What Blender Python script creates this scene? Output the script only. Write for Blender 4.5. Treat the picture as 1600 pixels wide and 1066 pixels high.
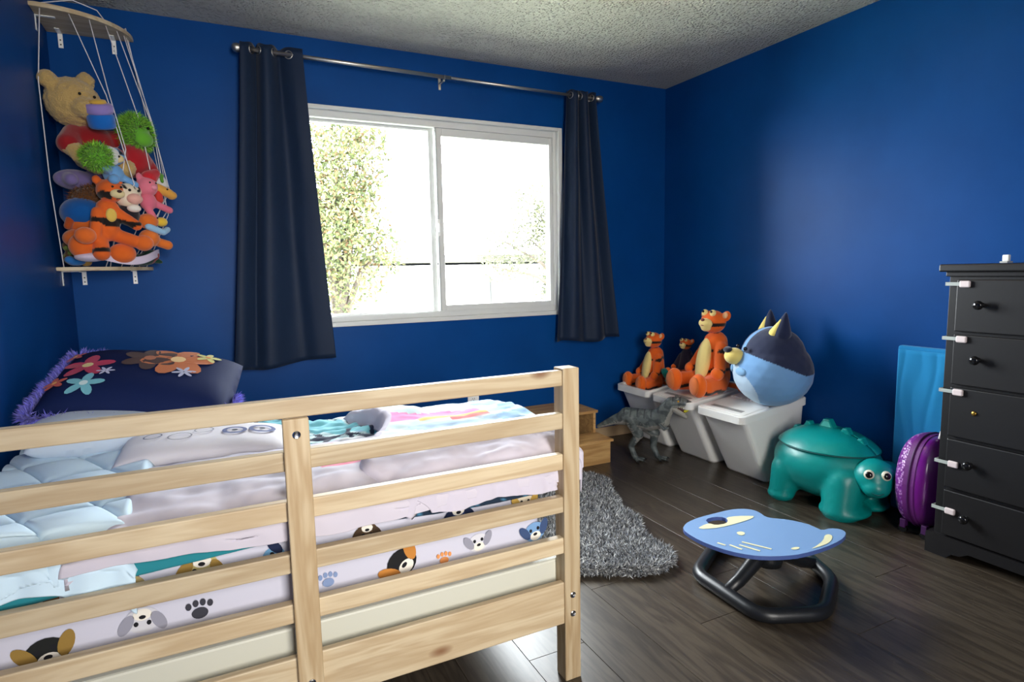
import bpy, bmesh, math, random
import numpy as np
from mathutils import Vector, Matrix, Euler
from mathutils import noise as MN
R_=math.radians
random.seed(7); rng=np.random.default_rng(7)
sc=bpy.context.scene
for o in list(bpy.data.objects): bpy.data.objects.remove(o,do_unlink=True)
COL=sc.collection
# ------------------------------------------------------------------ camera
YAW,PIT,ROL=R_(26.1),R_(-6.65),R_(-1.15)
cd=bpy.data.cameras.new('camera'); cam=bpy.data.objects.new('camera',cd); COL.objects.link(cam)
cd.lens=36*940/1600; cd.sensor_width=36; cd.clip_start=.05; cd.clip_end=200
fw=Vector((math.sin(YAW)*math.cos(PIT),math.cos(YAW)*math.cos(PIT),math.sin(PIT)))
rt=Vector((math.cos(YAW),-math.sin(YAW),0)); up=rt.cross(fw)
r2=rt*math.cos(ROL)+up*math.sin(ROL); u2=-rt*math.sin(ROL)+up*math.cos(ROL)
m=Matrix((r2,u2,-fw)).transposed().to_4x4(); m.translation=Vector((0,0,1.19))
cam.matrix_world=m; sc.camera=cam
# ------------------------------------------------------------------ world, lamps, exposure
w=bpy.data.worlds.new('overcast_sky'); sc.world=w; w.use_nodes=True
bg=w.node_tree.nodes['Background']; bg.inputs[0].default_value=(.93,.97,1,1); bg.inputs[1].default_value=40.0
def area(name,loc,tgt,sx,sy,power,col):
    l=bpy.data.lights.new(name,'AREA'); l.shape='RECTANGLE'; l.size=sx; l.size_y=sy; l.energy=power; l.color=col
    o=bpy.data.objects.new(name,l); COL.objects.link(o); o.location=loc
    o.rotation_euler=(Vector(tgt)-Vector(loc)).to_track_quat('-Z','Y').to_euler(); return o
por=area('window_portal',(1.25,3.62,1.5),(1.25,0,1.5),1.62,1.2,1,(1,1,1)); por.data.cycles.is_portal=True
fl=area('rear_fill_light',(.50,-1.4,1.5),(.75,2.9,.72),.8,1.7,38,(1,.96,.9)); fl.data.spread=R_(95)  # added fill light behind the camera; the front wall is solid, without a door
vs=sc.view_settings; vs.view_transform='Standard'; vs.look='None'; vs.gamma=1; vs.exposure=0; vs.use_curve_mapping=False
# ------------------------------------------------------------------ materials
def srgb(r,g,b):
    f=lambda c:(c/255/12.92) if c/255<=.04045 else ((c/255+.055)/1.055)**2.4
    return (f(r),f(g),f(b),1)
def newmat(n):
    mt=bpy.data.materials.new(n); mt.use_nodes=True
    nt=mt.node_tree; return mt,nt,nt.nodes['Principled BSDF']
def N(nt,t,**k):
    n=nt.nodes.new(t)
    for a,b in k.items():
        if a.startswith('i_'): n.inputs[a[2:].replace('_',' ')].default_value=b
        else: setattr(n,a,b)
    return n
def bump(nt,b,scale,strength,dist=.002,detail=4,coord='Object',tex='ShaderNodeTexNoise'):
    tc=N(nt,'ShaderNodeTexCoord'); t=N(nt,tex); t.inputs['Scale'].default_value=scale
    if tex=='ShaderNodeTexNoise': t.inputs['Detail'].default_value=detail
    nt.links.new(tc.outputs[coord],t.inputs['Vector'])
    bp=N(nt,'ShaderNodeBump'); bp.inputs['Strength'].default_value=strength; bp.inputs['Distance'].default_value=dist
    nt.links.new(t.outputs[0],bp.inputs['Height']); nt.links.new(bp.outputs[0],b.inputs['Normal']); return t
MC={}
def flat(col,rough=.5,metal=0,bs=0,bstr=0,bd=.002,sheen=0,key=None,spec=.5,coat=0):
    k=(col,rough,metal,bs,bstr,bd,sheen,spec,coat)
    if k in MC: return MC[k]
    mt,nt,b=newmat(key or 'paint'); b.inputs['Base Color'].default_value=srgb(*col)
    b.inputs['Roughness'].default_value=rough; b.inputs['Metallic'].default_value=metal
    b.inputs['Specular IOR Level'].default_value=spec
    if coat: b.inputs['Coat Weight'].default_value=coat; b.inputs['Coat Roughness'].default_value=.15
    if sheen: b.inputs['Sheen Weight'].default_value=sheen; b.inputs['Sheen Roughness'].default_value=.5
    if bs: bump(nt,b,bs,bstr,bd)
    MC[k]=mt; return mt
def plush(col): return flat(col,.95,0,420,.35,.003,.35,'plush_fabric',.2)
def cloth(col): return flat(col,.85,0,900,.15,.001,.15,'cotton',.2)
def vcmat(name,rough=.9,bs=400,bstr=.3,bd=.002,sheen=.25,spec=.3,coat=0):
    mt,nt,b=newmat(name); a=N(nt,'ShaderNodeVertexColor',layer_name='Col')
    nt.links.new(a.outputs[0],b.inputs['Base Color']); b.inputs['Roughness'].default_value=rough
    b.inputs['Specular IOR Level'].default_value=spec
    if coat: b.inputs['Coat Weight'].default_value=coat; b.inputs['Coat Roughness'].default_value=.2
    if sheen: b.inputs['Sheen Weight'].default_value=sheen
    if bs: bump(nt,b,bs,bstr,bd)
    return mt
VPLUSH=vcmat('plush_print'); VCLOTH=vcmat('cotton_print',.85,900,.15,.001,.1,.2); VPLAST=vcmat('painted_plastic',.45,140,.5,.002,0,.5)
VFUR=vcmat('fur_strands',.8,0,0,0,.2,.3); VLEAF=vcmat('leaf_green',.7,0,0,0,0,.3)
def wood(name,light,dark,axis='X',knots=True,rough=.5,gs=1.0,seed=0,streak=.55):
    mt,nt,b=newmat(name); L=nt.links.new
    tc=N(nt,'ShaderNodeTexCoord'); oi=N(nt,'ShaderNodeObjectInfo')
    mul=N(nt,'ShaderNodeVectorMath',operation='SCALE'); mul.inputs['Scale'].default_value=13.7
    cmb=N(nt,'ShaderNodeCombineXYZ'); 
    for i in range(3): L(oi.outputs['Random'],cmb.inputs[i])
    L(cmb.outputs[0],mul.inputs[0])
    add=N(nt,'ShaderNodeVectorMath',operation='ADD'); L(tc.outputs['Object'],add.inputs[0]); L(mul.outputs[0],add.inputs[1])
    mp=N(nt,'ShaderNodeMapping'); L(add.outputs[0],mp.inputs['Vector'])
    s={'X':(1.2,14,14),'Y':(14,1.2,14),'Z':(14,14,1.2)}[axis]
    mp.inputs['Scale'].default_value=[v*gs for v in s]
    n1=N(nt,'ShaderNodeTexNoise'); n1.inputs['Scale'].default_value=1.3; n1.inputs['Detail'].default_value=3; n1.inputs['Distortion'].default_value=.6; L(mp.outputs[0],n1.inputs['Vector'])
    # rings from the noise value
    m1=N(nt,'ShaderNodeMath',operation='MULTIPLY'); m1.inputs[1].default_value=26; L(n1.outputs[0],m1.inputs[0])
    m2=N(nt,'ShaderNodeMath',operation='SINE'); L(m1.outputs[0],m2.inputs[0])
    m3=N(nt,'ShaderNodeMapRange'); m3.inputs[1].default_value=-1; m3.inputs[2].default_value=1; L(m2.outputs[0],m3.inputs[0])
    n2=N(nt,'ShaderNodeTexNoise'); n2.inputs['Scale'].default_value=9; n2.inputs['Detail'].default_value=6; L(mp.outputs[0],n2.inputs['Vector'])
    mx=N(nt,'ShaderNodeMath',operation='MULTIPLY_ADD'); mx.inputs[1].default_value=streak; mx.inputs[2].default_value=0
    L(m3.outputs[0],mx.inputs[0])
    ad=N(nt,'ShaderNodeMath',operation='MULTIPLY_ADD'); ad.inputs[1].default_value=.6; L(n2.outputs[0],ad.inputs[0]); L(mx.outputs[0],ad.inputs[2])
    cr=N(nt,'ShaderNodeValToRGB'); cr.color_ramp.elements[0].position=.2; cr.color_ramp.elements[1].position=1.0
    cr.color_ramp.elements[0].color=srgb(*light); cr.color_ramp.elements[1].color=srgb(*dark); L(ad.outputs[0],cr.inputs[0])
    out=cr.outputs[0]
    if knots:
        mk=N(nt,'ShaderNodeMapping'); L(add.outputs[0],mk.inputs['Vector'])
        k={'X':(2.6,8,6),'Y':(8,2.6,6),'Z':(8,8,3.2)}[axis]; mk.inputs['Scale'].default_value=k
        v=N(nt,'ShaderNodeTexVoronoi'); v.inputs['Scale'].default_value=1; L(mk.outputs[0],v.inputs['Vector'])
        mr=N(nt,'ShaderNodeMapRange'); mr.inputs[1].default_value=.05; mr.inputs[2].default_value=.11; mr.inputs[3].default_value=1; mr.inputs[4].default_value=0
        L(v.outputs['Distance'],mr.inputs[0])
        mc=N(nt,'ShaderNodeMixRGB'); mc.inputs[2].default_value=srgb(128,88,58); L(mr.outputs[0],mc.inputs[0]); L(out,mc.inputs[1]); out=mc.outputs[0]
    # every board its own tone
    hv=N(nt,'ShaderNodeHueSaturation'); rm=N(nt,'ShaderNodeMapRange'); rm.inputs[3].default_value=.88; rm.inputs[4].default_value=1.1
    L(oi.outputs['Random'],rm.inputs[0]); L(rm.outputs[0],hv.inputs['Value']); L(out,hv.inputs['Color'])
    L(hv.outputs[0],b.inputs['Base Color']); b.inputs['Roughness'].default_value=rough
    bp=N(nt,'ShaderNodeBump'); bp.inputs['Strength'].default_value=.12; bp.inputs['Distance'].default_value=.001
    L(n2.outputs[0],bp.inputs['Height']); L(bp.outputs[0],b.inputs['Normal'])
    return mt
PINE_X=wood('pine_along_x',(206,188,156),(180,156,122),'X'); PINE_Y=wood('pine_along_y',(206,188,156),(180,156,122),'Y')
PINE_Z=wood('pine_upright',(204,184,150),(172,144,106),'Z',knots=True)
PINE_W=wood('warm_pine',(205,165,108),(172,128,76),'X',knots=False)
FLOORM=wood('grey_brown_laminate',(78,69,58),(42,35,29),'Y',knots=False,rough=.34,gs=1.35,streak=.42)
DARKW=flat((20,19,21),.42,0,60,.15,.001,0,'dark_stained_wood')
def wallmat():
    mt,nt,b=newmat('royal_blue_wall_paint'); L=nt.links.new
    tc=N(nt,'ShaderNodeTexCoord'); n=N(nt,'ShaderNodeTexNoise'); n.inputs['Scale'].default_value=2.2; n.inputs['Detail'].default_value=5; L(tc.outputs['Object'],n.inputs['Vector'])
    cr=N(nt,'ShaderNodeValToRGB'); cr.color_ramp.elements[0].color=srgb(4,62,126); cr.color_ramp.elements[1].color=srgb(7,70,138); cr.color_ramp.elements[0].position=.3; cr.color_ramp.elements[1].position=.7
    L(n.outputs[0],cr.inputs[0]); L(cr.outputs[0],b.inputs['Base Color']); b.inputs['Roughness'].default_value=.42
    b.inputs['Specular IOR Level'].default_value=.10
    n2=N(nt,'ShaderNodeTexNoise'); n2.inputs['Scale'].default_value=220; L(tc.outputs['Object'],n2.inputs['Vector'])
    bp=N(nt,'ShaderNodeBump'); bp.inputs['Strength'].default_value=.2; bp.inputs['Distance'].default_value=.001; L(n2.outputs[0],bp.inputs['Height']); L(bp.outputs[0],b.inputs['Normal'])
    return mt
WALL=wallmat()
def ceilmat():
    mt,nt,b=newmat('popcorn_ceiling_paint'); L=nt.links.new
    tc=N(nt,'ShaderNodeTexCoord'); n=N(nt,'ShaderNodeTexNoise'); n.inputs['Scale'].default_value=75; n.inputs['Detail'].default_value=3; L(tc.outputs['Object'],n.inputs['Vector'])
    v=N(nt,'ShaderNodeTexVoronoi'); v.inputs['Scale'].default_value=58; L(tc.outputs['Object'],v.inputs['Vector'])
    mr=N(nt,'ShaderNodeMapRange'); mr.inputs[1].default_value=.1; mr.inputs[2].default_value=.45; mr.inputs[3].default_value=1; mr.inputs[4].default_value=0; L(v.outputs['Distance'],mr.inputs[0])
    a=N(nt,'ShaderNodeMath',operation='ADD'); L(n.outputs[0],a.inputs[0]); L(mr.outputs[0],a.inputs[1])
    bp=N(nt,'ShaderNodeBump'); bp.inputs['Strength'].default_value=1; bp.inputs['Distance'].default_value=.012; L(a.outputs[0],bp.inputs['Height']); L(bp.outputs[0],b.inputs['Normal'])
    b.inputs['Base Color'].default_value=srgb(190,189,182); b.inputs['Roughness'].default_value=.9
    return mt
def glassmat():
    mt=bpy.data.materials.new('window_glass'); mt.use_nodes=True; nt=mt.node_tree; nt.nodes.clear()
    o=N(nt,'ShaderNodeOutputMaterial'); t=N(nt,'ShaderNodeBsdfTransparent'); t.inputs[0].default_value=(.97,.98,.98,1)
    g=N(nt,'ShaderNodeBsdfGlossy'); g.inputs['Roughness'].default_value=0.02; f=N(nt,'ShaderNodeFresnel'); f.inputs[0].default_value=1.3
    mx=N(nt,'ShaderNodeMixShader'); L=nt.links.new; L(f.outputs[0],mx.inputs[0]); L(t.outputs[0],mx.inputs[1]); L(g.outputs[0],mx.inputs[2]); L(mx.outputs[0],o.inputs[0]); return mt
GLASS=glassmat()
WHITE=flat((214,216,214),.4,key='white_vinyl'); PLASTIC_W=flat((246,246,243),.32,key='white_plastic'); METAL=flat((200,196,190),.38,1,key='brushed_steel')
CHROME=flat((210,210,210),.2,1,key='bolt_steel'); BLACK=flat((12,12,14),.4,key='black_plastic')
# ------------------------------------------------------------------ object helpers
def empty(name,label,cat,loc=(0,0,0),rz=0,group=None):
    o=bpy.data.objects.new(name,None); COL.objects.link(o); o.empty_display_size=.05
    o.location=loc; o.rotation_euler=(0,0,rz); o['label']=label; o['category']=cat
    if group: o['group']=group
    return o
def tag(o,label,cat,group=None,kind=None):
    o['label']=label; o['category']=cat
    if group: o['group']=group
    if kind: o['kind']=kind
    return o
def link(name,me,parent=None,world=True,mats=None):
    o=bpy.data.objects.new(name,me); COL.objects.link(o)
    if mats:
        for mm in (mats if isinstance(mats,(list,tuple)) else [mats]): me.materials.append(mm)
    if parent is not None:
        if world:
            M=Matrix.Identity(4); p=parent; ch=[]
            while p is not None: ch.append(p); p=p.parent
            for p in reversed(ch): M=M@Matrix.LocRotScale(p.location,p.rotation_euler,p.scale)
            me.transform(M.inverted())
        o.parent=parent
    return o
def bmo(name,bm,mats,parent=None,world=True,smooth=False,kind=None,label=None):
    me=bpy.data.meshes.new(name); bmesh.ops.recalc_face_normals(bm,faces=bm.faces[:]); bm.to_mesh(me); bm.free()
    if smooth:
        me.polygons.foreach_set('use_smooth',[True]*len(me.polygons))
    o=link(name,me,parent,world,mats)
    if kind: o['kind']=kind
    if label: o['label']=label
    return o
def centre(o):
    """put the origin of a top-level mesh at its base centre"""
    vs_=[v.co for v in o.data.vertices]; lo=[min(v[i] for v in vs_) for i in range(3)]; hi=[max(v[i] for v in vs_) for i in range(3)]
    c=Vector(((lo[0]+hi[0])/2,(lo[1]+hi[1])/2,lo[2])); o.data.transform(Matrix.Translation(-c)); o.location=c; return o
def bx(bm,lo,hi,bev=0,seg=2,mi=0,rot=None):
    c=[(a+b)/2 for a,b in zip(lo,hi)]; s=[abs(b-a) for a,b in zip(lo,hi)]
    r=bmesh.ops.create_cube(bm,size=1); vs_=r['verts']
    for v in vs_: v.co=Vector([v.co[i]*s[i] for i in range(3)])
    if bev:
        es=list({e for v in vs_ for e in v.link_edges}); g=bmesh.ops.bevel(bm,geom=es,offset=min(bev,min(s)*.49),segments=seg,affect='EDGES',profile=.5)
        vs_=list({v for f in g['faces'] for v in f.verts}|{v for v in vs_ if v.is_valid})
        # collect whole island
        seen=set(vs_); st=list(vs_)
        while st:
            v=st.pop()
            for e in v.link_edges:
                q=e.other_vert(v)
                if q not in seen: seen.add(q); st.append(q)
        vs_=list(seen)
    M=Matrix.Translation(Vector(c))@(rot.to_4x4() if rot else Matrix.Identity(4))
    for v in vs_: v.co=M@v.co
    if mi:
        for f in {f for v in vs_ for f in v.link_faces}: f.material_index=mi
    return vs_
def tube(bm,pts,rad,seg=10,closed=False,cap=True):
    pts=[Vector(p) for p in pts]; n=len(pts); rads=rad if isinstance(rad,(list,tuple)) else [rad]*n
    rings=[]; prev=None
    for i,p in enumerate(pts):
        if closed: t=(pts[(i+1)%n]-pts[i-1]).normalized()
        else: t=(pts[min(i+1,n-1)]-pts[max(i-1,0)]).normalized()
        if prev is None:
            a=Vector((0,0,1)) if abs(t.z)<.9 else Vector((1,0,0)); x=t.cross(a).normalized()
        else: x=(prev-t*prev.dot(t)).normalized()
        prev=x; y=t.cross(x)
        rings.append([bm.verts.new(p+(x*math.cos(2*math.pi*k/seg)+y*math.sin(2*math.pi*k/seg))*rads[i]) for k in range(seg)])
    for i in range(n if closed else n-1):
        A,B=rings[i],rings[(i+1)%n]
        for k in range(seg): bm.faces.new((A[k],A[(k+1)%seg],B[(k+1)%seg],B[k]))
    if cap and not closed: bm.faces.new(rings[0]); bm.faces.new(rings[-1][::-1])
def lathe(bm,prof,seg=20,M=None):
    rings=[]; 
    for r,z in prof:
        if r<1e-5: rings.append([bm.verts.new((0,0,z))])
        else: rings.append([bm.verts.new((r*math.cos(2*math.pi*k/seg),r*math.sin(2*math.pi*k/seg),z)) for k in range(seg)])
    for A,B in zip(rings,rings[1:]):
        for k in range(seg):
            j=(k+1)%seg
            if len(A)==1 and len(B)==1: continue
            if len(A)==1: bm.faces.new((A[0],B[k],B[j]))
            elif len(B)==1: bm.faces.new((A[k],A[j],B[0]))
            else: bm.faces.new((A[k],A[j],B[j],B[k]))
    if M is not None:
        for Rg in rings:
            for v in Rg: v.co=M@v.co
def axM(loc,d):
    """matrix that takes +Z to direction d at loc"""
    return Matrix.Translation(Vector(loc))@Vector(d).to_track_quat('Z','Y').to_matrix().to_4x4()
def prism(bm,poly,z0,z1,M=None,bev=0):
    n=len(poly); A=[bm.verts.new((x,y,z0)) for x,y in poly]; B=[bm.verts.new((x,y,z1)) for x,y in poly]
    fs=[bm.faces.new(A[::-1]),bm.faces.new(B)]
    for i in range(n): fs.append(bm.faces.new((A[i],A[(i+1)%n],B[(i+1)%n],B[i])))
    vs_=A+B
    if bev:
        es=list(set(list(fs[0].edges)+list(fs[1].edges))); g=bmesh.ops.bevel(bm,geom=es,offset=bev,segments=2,affect='EDGES',profile=.5)
        seen=set(v for f in g['faces'] for v in f.verts); st=list(seen)
        while st:
            v=st.pop()
            for e in v.link_edges:
                q=e.other_vert(v)
                if q not in seen: seen.add(q); st.append(q)
        vs_=list(seen)
    if M is not None:
        for v in vs_: v.co=M@v.co
    return vs_
def box_obj(name,lo,hi,mat,parent=None,bev=.002,**k):
    bm=bmesh.new(); bx(bm,lo,hi,bev); return bmo(name,bm,mat,parent,**k)
def ell(c,r,rot=None): return ('e',c,r if isinstance(r,(tuple,list)) else (r,r,r),rot)
def cap(a,b,ra,rb=None): return ('c',a,b,ra,ra if rb is None else rb)
def blob(name,prims,mat,parent=None,vox=.008,smooth=4,colf=None,disp=0,dscale=60,world=False,label=None,kind=None):
    """one continuous surface grown over ellipsoids and tapered capsules"""
    bm=bmesh.new()
    for p in prims:
        if p[0]=='e':
            r=bmesh.ops.create_icosphere(bm,subdivisions=3,radius=1)
            M=Matrix.Translation(Vector(p[1]))@(Euler(p[3]).to_matrix().to_4x4() if p[3] else Matrix.Identity(4))@Matrix.Diagonal((*p[2],1))
            for v in r['verts']: v.co=M@v.co
        else:
            a,b=Vector(p[1]),Vector(p[2]); n=max(2,int((b-a).length/(min(p[3],p[4])*.35)))
            n=min(n,14)
            for i in range(n+1):
                t=i/n; rr=p[3]*(1-t)+p[4]*t
                r=bmesh.ops.create_icosphere(bm,subdivisions=2,radius=rr*1.02)
                for v in r['verts']: v.co=v.co+a.lerp(b,t)
    me=bpy.data.meshes.new('tmp'); bm.to_mesh(me); bm.free()
    o=bpy.data.objects.new('tmp',me); COL.objects.link(o)
    md=o.modifiers.new('r','REMESH'); md.mode='VOXEL'; md.voxel_size=vox
    if smooth: sm=o.modifiers.new('s','SMOOTH'); sm.factor=.6; sm.iterations=smooth
    dg=bpy.context.evaluated_depsgraph_get(); ev=o.evaluated_get(dg)
    nm=bpy.data.meshes.new_from_object(ev); nm.name=name
    bpy.data.objects.remove(o,do_unlink=True); bpy.data.meshes.remove(me)
    nm.materials.clear()
    if disp:
        nm.update(); no=[v.normal.copy() for v in nm.vertices]
        for v,nn in zip(nm.vertices,no): v.co+=nn*disp*MN.noise(v.co*dscale)
    nm.polygons.foreach_set('use_smooth',[True]*len(nm.polygons))
    if colf: vcol(nm,colf)
    ob=link(name,nm,parent,world,mat)
    if label: ob['label']=label
    if kind: ob['kind']=kind
    return ob
def vcol(me,f):
    a=me.color_attributes.new('Col','FLOAT_COLOR','POINT'); me.update()
    d=np.empty(len(me.vertices)*4,dtype=np.float32)
    for i,v in enumerate(me.vertices):
        c=f(v.co,v.normal); d[i*4:i*4+4]=srgb(*c)
    a.data.foreach_set('color',d)
def surf(name,f,nu,nv,mat,parent=None,colf=None,thick=.004,world=True,smooth=True,label=None):
    vs_=[f(i/nu,j/nv) for j in range(nv+1) for i in range(nu+1)]
    fs=[(j*(nu+1)+i,j*(nu+1)+i+1,(j+1)*(nu+1)+i+1,(j+1)*(nu+1)+i) for j in range(nv) for i in range(nu)]
    me=bpy.data.meshes.new(name); me.from_pydata(vs_,[],fs); me.update()
    if colf:
        a=me.color_attributes.new('Col','FLOAT_COLOR','POINT'); d=[]
        for j in range(nv+1):
            for i in range(nu+1): d+=list(srgb(*colf(i/nu,j/nv,vs_[j*(nu+1)+i])))
        a.data.foreach_set('color',d)
    if smooth: me.polygons.foreach_set('use_smooth',[True]*len(me.polygons))
    o=link(name,me,parent,world,mat)
    if thick:
        md=o.modifiers.new('thickness','SOLIDIFY'); md.thickness=thick; md.offset=0
    if label: o['label']=label
    return o
def strands(name,roots,length,width,mat,parent,cols,lean=.4,world=True,seg=2,droop=0,kind='stuff',nrm_keep=1.0):
    """roots: list of (point,normal); tapered little blades, each with its own lean"""
    V=[];F=[];C=[]
    for (p,n) in roots:
        p=Vector(p); n=Vector(n); L=length*random.uniform(.7,1.2)
        l=Vector((random.gauss(0,1),random.gauss(0,1),random.gauss(0,1)))*lean; d=(n*nrm_keep+l).normalized()
        s=d.cross(Vector((random.gauss(0,1),random.gauss(0,1),random.gauss(0,1)))).normalized()*width*.5
        b=len(V); c=random.choice(cols); k=random.uniform(.8,1.15); c=tuple(min(255,x*k) for x in c)
        l2=Vector((random.gauss(0,1),random.gauss(0,1),random.gauss(0,.6)))*lean*.6
        mid=p+d*L*.55; tip=p+d*L+l2*L*.45-Vector((0,0,droop*L))
        V+=[p-s,p+s,mid-s*.8,mid+s*.8,tip]; F+=[(b,b+1,b+3,b+2),(b+2,b+3,b+4)]
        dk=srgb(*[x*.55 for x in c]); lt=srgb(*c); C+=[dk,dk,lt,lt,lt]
    me=bpy.data.meshes.new(name); me.from_pydata(V,[],F); me.update()
    a=me.color_attributes.new('Col','FLOAT_COLOR','POINT'); a.data.foreach_set('color',np.array(C,dtype=np.float32).ravel())
    o=link(name,me,parent,world,mat); o['kind']=kind; return o
def roots_on(me,n,M=None,filt=None):
    me.update(); ps=[p for p in me.polygons if (filt is None or filt(p.center,p.normal))]; ar=np.array([p.area for p in ps]); ar/=ar.sum()
    out=[]
    for k in rng.choice(len(ps),n,p=ar):
        p=ps[k]; vs_=[me.vertices[i].co for i in p.vertices]; w_=rng.dirichlet([1]*len(vs_)); q=Vector((0,0,0))
        for a,b in zip(vs_,w_): q+=a*float(b)
        out.append((q,p.normal.copy()))
    return out
def nz(x,y,z=0,s=1.0): return MN.noise(Vector((x*s,y*s,z)))
def sstep(a,b,x):
    t=max(0,min(1,(x-a)/(b-a))); return t*t*(3-2*t)
# ================================================================== THE ROOM
X0,X1,Y0,Y1,ZC=-.60,2.945,-1.6,3.47,2.44
def struct(name,bm,mat,label=None):
    o=bmo(name,bm,mat); o['kind']='structure'
    if label: o['label']=label
    return o
bm=bmesh.new(); bx(bm,(X0-.1,Y0-.1,-.06),(X1+.1,Y1+.16,-.012)); floor=struct('floor',bm,flat((40,34,28),.8,key='subfloor'),'dark grey brown laminate plank floor')
me_cache={}
def plank(x,y0,y1):
    L=round(y1-y0,3)
    if L not in me_cache:
        bm=bmesh.new(); bx(bm,(-.0992,-L/2+.0008,-.012),(.0992,L/2-.0008,0),.0006,1); me=bpy.data.meshes.new('plank'); bm.to_mesh(me); bm.free(); me.materials.append(FLOORM); me_cache[L]=me
    o=bpy.data.objects.new('plank',me_cache[L]); COL.objects.link(o); o.location=(x,(y0+y1)/2,0); o.parent=floor
# joints measured on the rows near the camera, the others staggered
joint={.886:1.53,1.286:1.787,1.486:1.432}
x=-.514; i=0
while x<X1+.1:
    xc=x
    j=[v for k,v in joint.items() if abs(k-xc)<.05]; j=j[0] if j else (Y0+((i*7)%12)*.1+.35)
    ys=[j+k*1.2 for k in range(-5,6)]; ys=[Y0]+[v for v in ys if Y0+.15<v<Y1-.15]+[Y1]
    for a,b in zip(ys,ys[1:]): plank(xc,a,b)
    x+=.2; i+=1
WX0,WX1,WZ0,WZ1=.42,2.085,.895,2.10
bm=bmesh.new()
bx(bm,(X0-.1,Y1,-.06),(WX0,Y1+.16,ZC)); bx(bm,(WX1,Y1,-.06),(X1+.1,Y1+.16,ZC)); bx(bm,(WX0,Y1,-.06),(WX1,Y1+.16,WZ0)); bx(bm,(WX0,Y1,WZ1),(WX1,Y1+.16,ZC))
struct('wall_back',bm,WALL)
bm=bmesh.new(); bx(bm,(X0-.1,Y0-.1,-.06),(X0,Y1,ZC)); struct('wall_left',bm,WALL)
bm=bmesh.new(); bx(bm,(X1,Y0-.1,-.06),(X1+.1,Y1,ZC)); struct('wall_right',bm,WALL)
bm=bmesh.new(); bx(bm,(X0,Y0-.1,-.06),(X1,Y0,ZC)); struct('wall_front',bm,WALL)
bm=bmesh.new(); bx(bm,(X0-.1,Y0-.1,ZC),(X1+.1,Y1+.16,ZC+.1)); struct('ceiling',bm,ceilmat())
cl=empty('ceiling_lamp','round frosted ceiling lamp glowing warm just above the view','ceiling lamp',(1.66,2.06,2.33))
bm=bmesh.new(); lathe(bm,[(0,2.425),(.135,2.425),(.14,2.44),(0,2.44)],32,Matrix.Translation((1.66,2.06,0))); bmo('base_plate',bm,METAL,cl,smooth=False)
em,nt_,b_=newmat('frosted_lamp_glass'); b_.inputs['Base Color'].default_value=(.9,.8,.6,1); b_.inputs['Emission Color'].default_value=(1,.62,.30,1); b_.inputs['Emission Strength'].default_value=9
bm=bmesh.new(); lathe(bm,[(.13,2.426),(.15,2.40),(.145,2.37),(.11,2.345),(.06,2.333),(0,2.33)],32,Matrix.Translation((1.66,2.06,0))); bmo('lamp_shade',bm,em,cl,smooth=True)
TAN=flat((186,160,128),.5,key='tan_baseboard')
bm=bmesh.new(); bx(bm,(X0,Y1-.012,0),(X1-.012,Y1,.075),.004); struct('baseboard_back',bm,TAN)
bm=bmesh.new(); bx(bm,(X1-.012,Y0,0),(X1,Y1,.075),.004); struct('baseboard_right',bm,TAN)
# ---- window
wr=bpy.data.objects.new('window_1',None); COL.objects.link(wr); wr.location=(1.25,Y1,WZ0); wr['kind']='structure'; wr['label']='white vinyl sliding window with two panes'
def ring(bm,x0,x1,z0,z1,wl,wr_,wb,wt,y0,y1,bev=.003):
    bx(bm,(x0,y0,z0),(x0+wl,y1,z1),bev); bx(bm,(x1-wr_,y0,z0),(x1,y1,z1),bev)
    bx(bm,(x0+wl,y0,z0),(x1-wr_,y1,z0+wb),bev); bx(bm,(x0+wl,y0,z1-wt),(x1-wr_,y1,z1),bev)
bm=bmesh.new(); ring(bm,WX0,WX1,WZ0,WZ1,.03,.03,.026,.02,Y1-.012,Y1+.03); bmo('window_casing',bm,WHITE,wr)
bm=bmesh.new(); ring(bm,WX0+.03,WX1-.03,WZ0+.026,WZ1-.02,.022,.022,.03,.038,Y1+.02,Y1+.13); 
bx(bm,(WX0+.05,Y1+.012,WZ0+.056),(WX1-.05,Y1+.02,WZ0+.062)); bmo('window_frame',bm,WHITE,wr)
# right sash (room side) and left fixed sash
sr=bmesh.new(); ring(sr,1.238,WX1-.052,WZ0+.058,WZ1-.058,.034,.024,.036,.045,Y1+.03,Y1+.065); sash=bmo('sash',sr,WHITE,wr)
bm=bmesh.new(); bx(bm,(1.272,Y1+.045,WZ0+.094),(WX1-.076,Y1+.049,WZ1-.103)); bmo('pane',bm,GLASS,sash)
sl=bmesh.new(); ring(sl,WX0+.052,1.236,WZ0+.056,WZ1-.058,.026,.034,.012,.014,Y1+.068,Y1+.10); sash2=bmo('sash',sl,WHITE,wr)
bm=bmesh.new(); bx(bm,(WX0+.078,Y1+.082,WZ0+.068),(1.202,Y1+.086,WZ1-.072)); bmo('pane',bm,GLASS,sash2)
bm=bmesh.new(); bx(bm,(1.230,Y1+.018,WZ0+.06),(1.238,Y1+.034,WZ1-.06),.002); bmo('meeting_rail',bm,flat((176,180,180),.4,key='grey_seal'),wr)
bm=bmesh.new(); bx(bm,(1.222,Y1+.004,1.405),(1.240,Y1+.03,1.505),.006); bx(bm,(1.226,Y1-.01,1.43),(1.236,Y1+.01,1.48),.004); bmo('latch',bm,PLASTIC_W,wr)
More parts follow.
